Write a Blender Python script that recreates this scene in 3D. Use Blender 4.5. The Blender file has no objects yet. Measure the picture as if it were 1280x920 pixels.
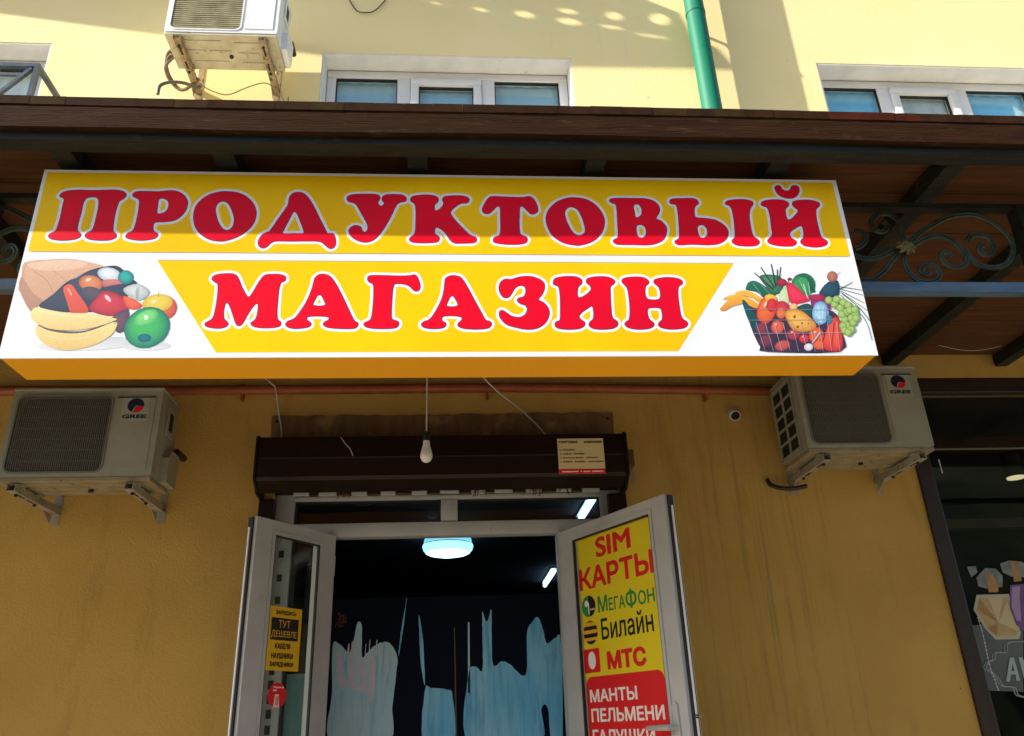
import bpy, bmesh, math, random
import numpy as np
from mathutils import Vector, Matrix
from mathutils.geometry import tessellate_polygon
random.seed(7)
SC = bpy.context.scene
COL = SC.collection
R = math.radians

# ------------------------------------------------------------------ camera
cam_d = bpy.data.cameras.new('camera')
cam_d.sensor_width = 36.0
cam_d.lens = 28.125
cam_d.clip_start = 0.05
cam_d.clip_end = 2000
cam = bpy.data.objects.new('camera', cam_d)
COL.objects.link(cam)
_r = Vector((0.99716345, -0.06677214, -0.03473519))
_u = Vector((0.00454736, -0.40720655, 0.91332478))
_w = Vector((0.07512905, 0.91089204, 0.40574785))
cam.matrix_world = Matrix(((_r.x, _u.x, -_w.x, 0.0), (_r.y, _u.y, -_w.y, -4.2), (_r.z, _u.z, -_w.z, 1.6), (0, 0, 0, 1)))
SC.camera = cam

# ------------------------------------------------------------------ sky, sun, exposure
SUN = Vector((-3.6, -1.0, 2.0)).normalized()          # towards the sun
world = bpy.data.worlds.new('World')
SC.world = world
world.use_nodes = True
nt = world.node_tree
nt.nodes.clear()
sky = nt.nodes.new('ShaderNodeTexSky')
sky.sky_type = 'NISHITA'
sky.sun_disc = False
sky.sun_elevation = math.asin(SUN.z)
sky.sun_rotation = math.atan2(SUN.x, SUN.y)
sky.air_density = 1.0
sky.dust_density = 1.5
bg = nt.nodes.new('ShaderNodeBackground')
bg.inputs['Strength'].default_value = 0.078
wo = nt.nodes.new('ShaderNodeOutputWorld')
nt.links.new(sky.outputs[0], bg.inputs['Color'])
nt.links.new(bg.outputs[0], wo.inputs['Surface'])
sun_d = bpy.data.lights.new('sun', 'SUN')
sun_d.energy = 3.3
sun_d.angle = R(0.5)
sun_d.color = (1.0, 0.92, 0.78)
sun = bpy.data.objects.new('sun', sun_d)
COL.objects.link(sun)
sun.location = (-8, -3, 12)
sun.rotation_euler = SUN.to_track_quat('Z', 'Y').to_euler()
SC.view_settings.view_transform = 'Standard'
SC.view_settings.look = 'None'
SC.view_settings.exposure = 1.68
SC.view_settings.gamma = 1.0
SC.view_settings.use_curve_mapping = False
SC.cycles.use_denoising = True
SC.cycles.max_bounces = 8
SC.cycles.diffuse_bounces = 5
SC.cycles.sample_clamp_indirect = 4.0

LETTERS=[('П',[[(-1347,3318),(-1339,3332),(-1318,3340),(-1280,3343),(-1243,3342),(-1201,3344),(-1167,3345),(-1141,3340),(-1127,3327),(-1131,3311),(-1145,3298),(-1150,3269),(-1151,3228),(-1149,3190),(-1145,3173),(-1134,3162),(-1134,3150),(-1151,3141),(-1183,3139),(-1217,3143),(-1233,3154),(-1231,3166),(-1216,3177),(-1211,3199),(-1210,3243),(-1210,3273),(-1214,3302),(-1225,3314),(-1242,3315),(-1256,3310),(-1264,3291),(-1264,3252),(-1266,3216),(-1266,3189),(-1262,3174),(-1250,3162),(-1252,3150),(-1273,3141),(-1309,3138),(-1340,3143),(-1352,3153),(-1348,3164),(-1334,3174),(-1330,3195),(-1328,3231),(-1329,3277),(-1329,3303),(-1337,3311)]]),('Р',[[(-1104,3327),(-1095,3338),(-1070,3341),(-1023,3340),(-973,3345),(-942,3335),(-919,3309),(-914,3282),(-922,3251),(-944,3225),(-976,3216),(-1009,3214),(-1017,3206),(-1016,3184),(-1010,3174),(-998,3166),(-999,3153),(-1016,3144),(-1048,3140),(-1082,3144),(-1100,3153),(-1096,3167),(-1081,3178),(-1076,3203),(-1074,3244),(-1075,3280),(-1078,3304),(-1089,3313),(-1099,3318)],[(-1014,3307),(-1000,3313),(-982,3303),(-976,3282),(-982,3258),(-1000,3248),(-1012,3250),(-1014,3276)]]),('О',[[(-887,3241),(-883,3283),(-858,3320),(-822,3339),(-788,3344),(-744,3338),(-707,3314),(-683,3278),(-677,3238),(-688,3200),(-718,3166),(-754,3146),(-787,3139),(-825,3147),(-857,3170),(-877,3200)],[(-818,3273),(-810,3297),(-792,3304),(-774,3292),(-758,3261),(-748,3227),(-751,3196),(-768,3182),(-786,3191),(-802,3216),(-813,3247)]]),('Д',[[(-569,3313),(-564,3332),(-550,3343),(-528,3343),(-510,3330),(-486,3293),(-461,3241),(-436,3189),(-427,3173),(-409,3172),(-400,3154),(-398,3128),(-406,3114),(-419,3114),(-437,3131),(-454,3141),(-497,3142),(-552,3141),(-598,3141),(-615,3134),(-630,3117),(-644,3113),(-656,3124),(-658,3141),(-649,3164),(-635,3175),(-623,3182),(-605,3219),(-583,3263),(-570,3292)],[(-546,3263),(-537,3256),(-524,3225),(-508,3183),(-510,3172),(-541,3171),(-580,3171),(-577,3188),(-563,3227),(-552,3258)]]),('У',[[(-367,3318),(-363,3331),(-341,3338),(-302,3340),(-267,3339),(-253,3330),(-255,3314),(-260,3306),(-254,3293),(-247,3288),(-240,3293),(-235,3303),(-243,3314),(-243,3328),(-233,3337),(-205,3340),(-174,3338),(-160,3326),(-162,3312),(-182,3306),(-195,3291),(-211,3248),(-232,3201),(-252,3167),(-273,3146),(-298,3139),(-327,3148),(-347,3166),(-354,3184),(-348,3199),(-331,3207),(-314,3200),(-310,3187),(-302,3179),(-292,3185),(-289,3198),(-293,3216),(-311,3252),(-330,3289),(-342,3302),(-360,3307)]]),('К',[[(-143,3321),(-134,3333),(-102,3339),(-67,3338),(-47,3328),(-47,3311),(-58,3298),(-59,3279),(-53,3272),(-40,3279),(-28,3295),(-26,3309),(-30,3320),(-22,3333),(5,3337),(41,3337),(61,3329),(64,3316),(56,3307),(36,3305),(13,3288),(-2,3265),(9,3240),(35,3206),(65,3172),(85,3162),(88,3149),(78,3140),(43,3138),(13,3138),(-3,3151),(-18,3177),(-35,3195),(-51,3203),(-57,3195),(-57,3176),(-44,3164),(-42,3151),(-53,3141),(-92,3138),(-131,3140),(-144,3150),(-140,3160),(-129,3171),(-124,3191),(-123,3244),(-124,3281),(-129,3302),(-140,3310)]]),('Т',[[(112,3278),(120,3303),(134,3327),(148,3336),(182,3335),(222,3334),(259,3334),(284,3338),(299,3324),(309,3297),(310,3276),(299,3264),(285,3263),(272,3278),(257,3295),(248,3294),(244,3275),(241,3227),(241,3190),(246,3174),(263,3165),(267,3154),(260,3141),(233,3135),(189,3135),(154,3141),(148,3150),(153,3162),(170,3171),(175,3194),(176,3247),(176,3287),(165,3294),(151,3279),(135,3263),(119,3264)]]),('О',[[(339,3244),(351,3281),(380,3314),(418,3332),(450,3335),(491,3327),(525,3300),(545,3262),(548,3225),(532,3182),(500,3150),(463,3135),(437,3133),(397,3142),(363,3167),(345,3201)],[(407,3271),(418,3290),(435,3295),(454,3285),(469,3251),(477,3208),(474,3184),(455,3173),(435,3181),(419,3210),(409,3244)]]),('В',[[(575,3322),(583,3332),(613,3335),(664,3335),(710,3334),(741,3322),(756,3297),(752,3273),(738,3248),(755,3238),(771,3214),(770,3190),(756,3160),(726,3142),(690,3136),(640,3137),(595,3137),(580,3141),(574,3151),(581,3159),(591,3164),(595,3188),(597,3236),(599,3284),(597,3309),(586,3313)],[(660,3299),(668,3310),(682,3308),(691,3288),(687,3264),(674,3252),(663,3253),(662,3274)],[(661,3207),(669,3220),(685,3221),(696,3208),(697,3186),(688,3168),(672,3165),(662,3175)]]),('Ы',[[(798,3323),(808,3334),(846,3337),(883,3338),(901,3330),(904,3316),(891,3305),(884,3288),(883,3261),(891,3253),(918,3251),(959,3243),(988,3219),(997,3192),(984,3162),(954,3143),(912,3138),(858,3140),(812,3137),(798,3145),(799,3154),(813,3164),(818,3190),(822,3244),(823,3287),(819,3309),(801,3314)],[(885,3209),(895,3222),(910,3222),(921,3207),(921,3186),(912,3170),(898,3166),(887,3175)],[(1006,3320),(1017,3329),(1047,3335),(1084,3335),(1107,3327),(1108,3313),(1095,3296),(1086,3263),(1084,3214),(1087,3177),(1103,3161),(1105,3148),(1090,3137),(1057,3134),(1021,3138),(1007,3149),(1008,3159),(1019,3171),(1024,3203),(1027,3251),(1026,3290),(1019,3309),(1008,3312)]]),('Й',[[(1140,3316),(1152,3329),(1189,3336),(1227,3334),(1244,3323),(1241,3309),(1228,3295),(1225,3270),(1228,3249),(1245,3253),(1268,3276),(1276,3290),(1264,3304),(1259,3315),(1266,3329),(1299,3336),(1337,3335),(1361,3325),(1360,3311),(1344,3294),(1338,3255),(1338,3206),(1341,3174),(1357,3160),(1357,3147),(1340,3136),(1307,3132),(1271,3138),(1260,3152),(1265,3162),(1275,3173),(1280,3205),(1275,3223),(1257,3216),(1233,3200),(1224,3186),(1228,3170),(1242,3157),(1241,3146),(1224,3136),(1182,3136),(1147,3144),(1138,3156),(1149,3169),(1160,3183),(1162,3215),(1165,3264),(1161,3300),(1146,3308)],[(1205,3390),(1214,3399),(1226,3399),(1231,3385),(1246,3376),(1262,3382),(1271,3397),(1284,3402),(1296,3394),(1294,3374),(1280,3354),(1257,3344),(1229,3348),(1210,3365)]]),('М',[[(-796,2992),(-788,3004),(-758,3010),(-730,3009),(-714,2997),(-696,2958),(-679,2928),(-670,2921),(-661,2932),(-644,2973),(-628,3002),(-610,3008),(-577,3008),(-558,3000),(-557,2985),(-570,2976),(-575,2949),(-575,2907),(-574,2864),(-570,2839),(-559,2827),(-561,2814),(-585,2808),(-621,2808),(-646,2814),(-653,2825),(-643,2834),(-637,2848),(-635,2878),(-638,2897),(-649,2892),(-666,2860),(-679,2827),(-688,2816),(-699,2820),(-711,2848),(-725,2883),(-737,2902),(-744,2894),(-746,2869),(-742,2841),(-729,2827),(-728,2816),(-744,2807),(-772,2807),(-795,2814),(-798,2825),(-781,2837),(-774,2855),(-771,2901),(-772,2949),(-776,2972),(-788,2980)]]),('А',[[(-461,2979),(-458,2995),(-445,3008),(-426,3009),(-406,2998),(-384,2964),(-356,2907),(-330,2850),(-320,2832),(-309,2825),(-310,2813),(-323,2805),(-367,2805),(-404,2809),(-419,2818),(-417,2827),(-403,2837),(-404,2846),(-418,2850),(-451,2851),(-473,2848),(-476,2837),(-464,2827),(-461,2818),(-473,2809),(-509,2805),(-533,2810),(-541,2820),(-535,2831),(-515,2841),(-497,2869),(-479,2907),(-466,2950)],[(-440,2931),(-431,2926),(-420,2904),(-417,2892),(-437,2887),(-459,2892),(-457,2904),(-448,2926)]]),('Г',[[(-282,2991),(-277,3004),(-245,3006),(-186,3004),(-144,3005),(-123,3008),(-112,2990),(-106,2965),(-111,2948),(-124,2947),(-139,2963),(-156,2972),(-181,2975),(-194,2970),(-198,2946),(-200,2898),(-200,2855),(-197,2839),(-178,2830),(-175,2818),(-186,2807),(-222,2804),(-263,2806),(-284,2813),(-286,2825),(-270,2834),(-263,2851),(-260,2902),(-260,2945),(-263,2972),(-276,2980)]]),('А',[[(-22,2975),(-19,2995),(-4,3005),(13,3006),(33,2998),(54,2961),(76,2913),(101,2860),(113,2836),(129,2829),(132,2818),(120,2806),(83,2802),(41,2805),(23,2813),(23,2822),(35,2837),(33,2847),(8,2852),(-25,2851),(-34,2841),(-31,2832),(-21,2825),(-20,2815),(-33,2806),(-66,2804),(-91,2809),(-99,2819),(-91,2829),(-71,2839),(-52,2869),(-33,2912),(-25,2946)],[(1,2928),(9,2924),(20,2903),(22,2890),(2,2885),(-17,2889),(-14,2903),(-6,2922)]]),('З',[[(163,2956),(168,2979),(184,2993),(205,2992),(231,3001),(262,3005),(292,2999),(315,2982),(318,2959),(308,2933),(294,2914),(313,2901),(327,2879),(328,2855),(315,2827),(287,2806),(253,2801),(216,2808),(183,2820),(164,2844),(161,2863),(169,2872),(182,2865),(200,2851),(225,2845),(247,2855),(256,2875),(251,2891),(234,2898),(224,2908),(228,2919),(246,2925),(254,2945),(251,2964),(235,2969),(217,2959),(203,2935),(192,2922),(177,2923),(167,2937)]]),('И',[[(351,2984),(360,2998),(397,3005),(432,3003),(448,2992),(447,2977),(435,2965),(430,2943),(431,2924),(444,2923),(467,2938),(480,2955),(478,2967),(466,2982),(471,2997),(502,3004),(542,3003),(563,2990),(561,2978),(547,2965),(544,2933),(542,2884),(543,2846),(557,2832),(560,2820),(546,2806),(512,2801),(476,2804),(463,2815),(466,2827),(479,2841),(482,2870),(478,2890),(463,2882),(438,2863),(429,2848),(436,2836),(447,2827),(445,2815),(427,2804),(389,2801),(355,2806),(347,2818),(352,2829),(365,2836),(369,2875),(371,2923),(369,2960),(361,2969),(351,2974)]]),('Н',[[(590,2988),(601,2999),(634,3004),(665,3002),(682,2991),(682,2978),(671,2968),(666,2943),(670,2919),(691,2913),(713,2916),(720,2929),(720,2956),(712,2971),(703,2981),(708,2994),(740,3002),(776,3001),(799,2993),(802,2979),(787,2966),(781,2939),(780,2890),(783,2846),(799,2829),(800,2817),(783,2805),(743,2801),(711,2806),(700,2817),(705,2827),(716,2839),(718,2865),(713,2881),(692,2884),(670,2880),(666,2860),(670,2839),(683,2825),(682,2813),(662,2803),(623,2801),(594,2808),(585,2820),(591,2829),(602,2839),(608,2875),(609,2924),(606,2960),(596,2975)]])]
ARTL=[('p',(246,250,253),(205,214,226),[(-982,2760),(-988,2753),(-1010,2745),(-1046,2738),(-1091,2732),(-1141,2728),(-1191,2726),(-1237,2727),(-1274,2730),(-1298,2735),(-1308,2741),(-1301,2749),(-1280,2756),(-1245,2764),(-1201,2769),(-1151,2774),(-1100,2775),(-1053,2775),(-1016,2772),(-991,2767)]),('p',(246,250,253),(200,210,224),[(-898,2744),(-901,2739),(-911,2734),(-928,2730),(-948,2728),(-972,2727),(-995,2728),(-1016,2731),(-1034,2734),(-1045,2739),(-1050,2745),(-1047,2750),(-1037,2755),(-1021,2758),(-1000,2761),(-977,2762),(-953,2761),(-932,2758),(-914,2754),(-903,2750)]),('p',(196,148,122),(226,182,152),[(-1410,3050),(-1340,3062),(-1263,3065),(-1197,3051),(-1153,3036),(-1197,3020),(-1230,2998),(-1262,2976),(-1295,2933),(-1332,2891),(-1353,2867),(-1396,2933),(-1408,2951),(-1408,3000)]),('p',(176,128,106),(196,150,126),[(-1407,2997),(-1406,2951),(-1354,2869),(-1332,2891),(-1325,2908),(-1358,2933),(-1386,2970)]),('p',(232,192,165),(240,204,180),[(-1399,3044),(-1334,3057),(-1262,3060),(-1207,3048),(-1240,3026),(-1311,3019),(-1369,3025)]),('l',(180,130,106),4.0,[(-1376,3019),(-1325,2982),(-1295,2933)]),('l',(182,134,110),3.0,[(-1311,3019),(-1281,2995),(-1262,2975)]),('l',(190,140,115),3.0,[(-1404,3047),(-1405,3000),(-1400,2951),(-1360,2891)]),('p',(36,48,75),(60,75,98),[(-1332,2888),(-1294,2930),(-1262,2975),(-1229,2995),(-1193,3023),(-1133,3039),(-1100,3033),(-1063,2996),(-1033,2968),(-1054,2934),(-1086,2880),(-1165,2865),(-1282,2867)]),('p',(170,190,215),(236,243,250),[(-1093,2999),(-1095,2991),(-1100,2985),(-1109,2981),(-1119,2980),(-1131,2981),(-1143,2984),(-1154,2990),(-1162,2998),(-1168,3006),(-1170,3014),(-1168,3022),(-1163,3028),(-1154,3032),(-1144,3033),(-1132,3032),(-1120,3029),(-1109,3023),(-1101,3016),(-1095,3007)]),('p',(190,90,95),(215,130,125),[(-1149,2983),(-1098,2986),(-1080,2970),(-1140,2958)]),('p',(0,110,120),(40,180,175),[(-1051,2996),(-1051,2987),(-1053,2980),(-1058,2974),(-1064,2970),(-1072,2969),(-1080,2970),(-1087,2974),(-1094,2980),(-1099,2987),(-1101,2995),(-1101,3004),(-1099,3011),(-1094,3017),(-1088,3021),(-1080,3022),(-1072,3021),(-1065,3017),(-1058,3011),(-1054,3004)]),('p',(40,60,85),(50,70,95),[(-1135,2958),(-1074,2968),(-1073,2925),(-1137,2940)]),('p',(165,180,185),(215,225,228),[(-1077,2952),(-1033,2971),(-990,2940),(-1018,2907),(-1057,2925)]),('p',(120,135,140),(190,200,205),[(-1036,2953),(-1026,2956),(-1024,2910),(-1034,2925)]),('p',(200,60,50),(240,100,80),[(-1266,2946),(-1264,2961),(-1245,2967),(-1218,2934),(-1174,2874),(-1188,2862),(-1226,2862),(-1247,2903)]),('p',(190,95,70),(226,145,100),[(-1145,2964),(-1147,2955),(-1152,2948),(-1160,2943),(-1171,2941),(-1183,2941),(-1195,2945),(-1206,2952),(-1215,2960),(-1221,2970),(-1223,2979),(-1221,2988),(-1216,2996),(-1207,3001),(-1197,3003),(-1184,3002),(-1172,2998),(-1161,2992),(-1153,2983),(-1147,2974)]),('p',(70,70,95),(90,80,100),[(-1135,2923),(-1138,2916),(-1143,2911),(-1152,2908),(-1162,2908),(-1173,2910),(-1185,2915),(-1195,2921),(-1202,2929),(-1207,2937),(-1209,2945),(-1207,2951),(-1201,2956),(-1193,2959),(-1182,2960),(-1171,2957),(-1160,2953),(-1149,2946),(-1142,2939),(-1137,2931)]),('p',(160,30,55),(215,60,80),[(-1175,2879),(-1159,2916),(-1138,2943),(-1095,2934),(-1054,2904),(-1051,2868),(-1092,2850),(-1144,2859)]),('p',(250,190,160),(255,225,205),[(-1185,2991),(-1185,2989),(-1185,2987),(-1186,2984),(-1188,2982),(-1191,2980),(-1194,2979),(-1196,2978),(-1199,2978),(-1201,2979),(-1202,2981),(-1203,2982),(-1203,2985),(-1201,2987),(-1200,2989),(-1197,2991),(-1194,2993),(-1192,2993),(-1189,2993),(-1187,2992)]),('p',(250,160,140),(255,190,170),[(-1242,2941),(-1240,2937),(-1238,2932),(-1237,2929),(-1236,2927),(-1237,2925),(-1238,2926),(-1240,2927),(-1242,2930),(-1245,2934),(-1247,2938),(-1250,2943),(-1252,2947),(-1253,2950),(-1254,2953),(-1253,2954),(-1252,2954),(-1250,2952),(-1248,2949),(-1245,2946)]),('p',(230,170,185),(250,215,225),[(-1116,2920),(-1113,2916),(-1110,2912),(-1109,2908),(-1108,2905),(-1109,2903),(-1111,2902),(-1113,2902),(-1117,2904),(-1120,2907),(-1124,2911),(-1128,2915),(-1130,2920),(-1132,2923),(-1132,2927),(-1132,2929),(-1130,2929),(-1127,2929),(-1124,2927),(-1120,2924)]),('p',(215,70,50),(240,110,80),[(-1073,2925),(-1034,2910),(-1008,2889),(-1029,2874),(-1059,2886)]),('p',(80,60,85),(110,80,105),[(-1092,2850),(-1049,2874),(-1044,2808),(-1072,2791)]),('p',(205,60,60),(228,120,80),[(-897,2883),(-898,2868),(-902,2855),(-911,2845),(-923,2838),(-936,2836),(-951,2838),(-964,2845),(-976,2855),(-984,2868),(-988,2883),(-988,2897),(-983,2910),(-975,2921),(-963,2928),(-949,2930),(-935,2928),(-921,2921),(-910,2911),(-901,2897)]),('p',(215,180,50),(240,215,90),[(-913,2906),(-912,2895),(-917,2885),(-926,2876),(-938,2869),(-952,2865),(-967,2864),(-981,2867),(-994,2872),(-1003,2880),(-1008,2890),(-1008,2900),(-1004,2911),(-995,2920),(-983,2927),(-969,2931),(-954,2932),(-939,2929),(-927,2924),(-918,2916)]),('l',(70,60,40),3.0,[(-960,2922),(-962,2944)]),('p',(228,185,105),(252,236,170),[(-1350,2856),(-1347,2876),(-1331,2882),(-1299,2873),(-1236,2862),(-1164,2859),(-1096,2844),(-1079,2839),(-1089,2832),(-1136,2811),(-1194,2800),(-1254,2800),(-1307,2812),(-1342,2838)]),('l',(250,240,190),5.0,[(-1328,2867),(-1234,2850),(-1142,2847)]),('l',(95,88,90),17.0,[(-1320,2816),(-1284,2800),(-1223,2791),(-1168,2794),(-1116,2816)]),('l',(120,110,60),5.0,[(-1096,2845),(-1074,2850)]),('p',(222,176,95),(250,230,160),[(-1324,2797),(-1320,2815),(-1289,2800),(-1232,2788),(-1173,2791),(-1116,2814),(-1081,2829),(-1076,2814),(-1086,2785),(-1117,2756),(-1163,2736),(-1211,2728),(-1262,2737),(-1302,2762)]),('l',(250,238,185),5.0,[(-1295,2780),(-1218,2767),(-1150,2777)]),('l',(120,120,80),5.0,[(-1084,2820),(-1069,2838)]),('p',(10,115,110),(70,195,105),[(-921,2849),(-912,2827),(-910,2804),(-915,2781),(-926,2761),(-943,2746),(-963,2736),(-985,2734),(-1006,2739),(-1025,2751),(-1040,2768),(-1049,2790),(-1052,2813),(-1047,2836),(-1036,2856),(-1020,2872),(-999,2882),(-977,2884),(-955,2879),(-935,2867)]),('p',(70,190,100),(135,225,135),[(-954,2864),(-952,2856),(-953,2846),(-958,2836),(-965,2827),(-975,2820),(-987,2815),(-998,2813),(-1008,2814),(-1017,2817),(-1023,2824),(-1025,2832),(-1024,2842),(-1019,2852),(-1012,2861),(-1002,2868),(-991,2873),(-979,2875),(-969,2875),(-960,2871)]),('p',(8,95,125),(20,120,140),[(-962,2770),(-962,2766),(-964,2761),(-969,2758),(-974,2756),(-981,2755),(-987,2756),(-994,2758),(-999,2762),(-1002,2766),(-1004,2770),(-1004,2775),(-1001,2779),(-997,2783),(-992,2785),(-985,2786),(-978,2785),(-972,2783),(-967,2779),(-963,2775)]),('p',(250,235,170),(255,248,215),[(-963,2907),(-963,2905),(-963,2903),(-965,2901),(-967,2900),(-970,2899),(-972,2898),(-975,2898),(-977,2898),(-979,2900),(-980,2901),(-980,2903),(-980,2905),(-978,2906),(-976,2908),(-974,2909),(-971,2910),(-968,2910),(-966,2909),(-964,2908)]),('p',(200,240,210),(225,250,225),[(-982,2845),(-982,2842),(-982,2839),(-983,2837),(-985,2836),(-987,2836),(-990,2836),(-992,2837),(-994,2839),(-995,2842),(-996,2845),(-996,2848),(-995,2851),(-994,2853),(-992,2854),(-990,2855),(-988,2854),(-986,2853),(-984,2851),(-982,2848)])]
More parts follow.
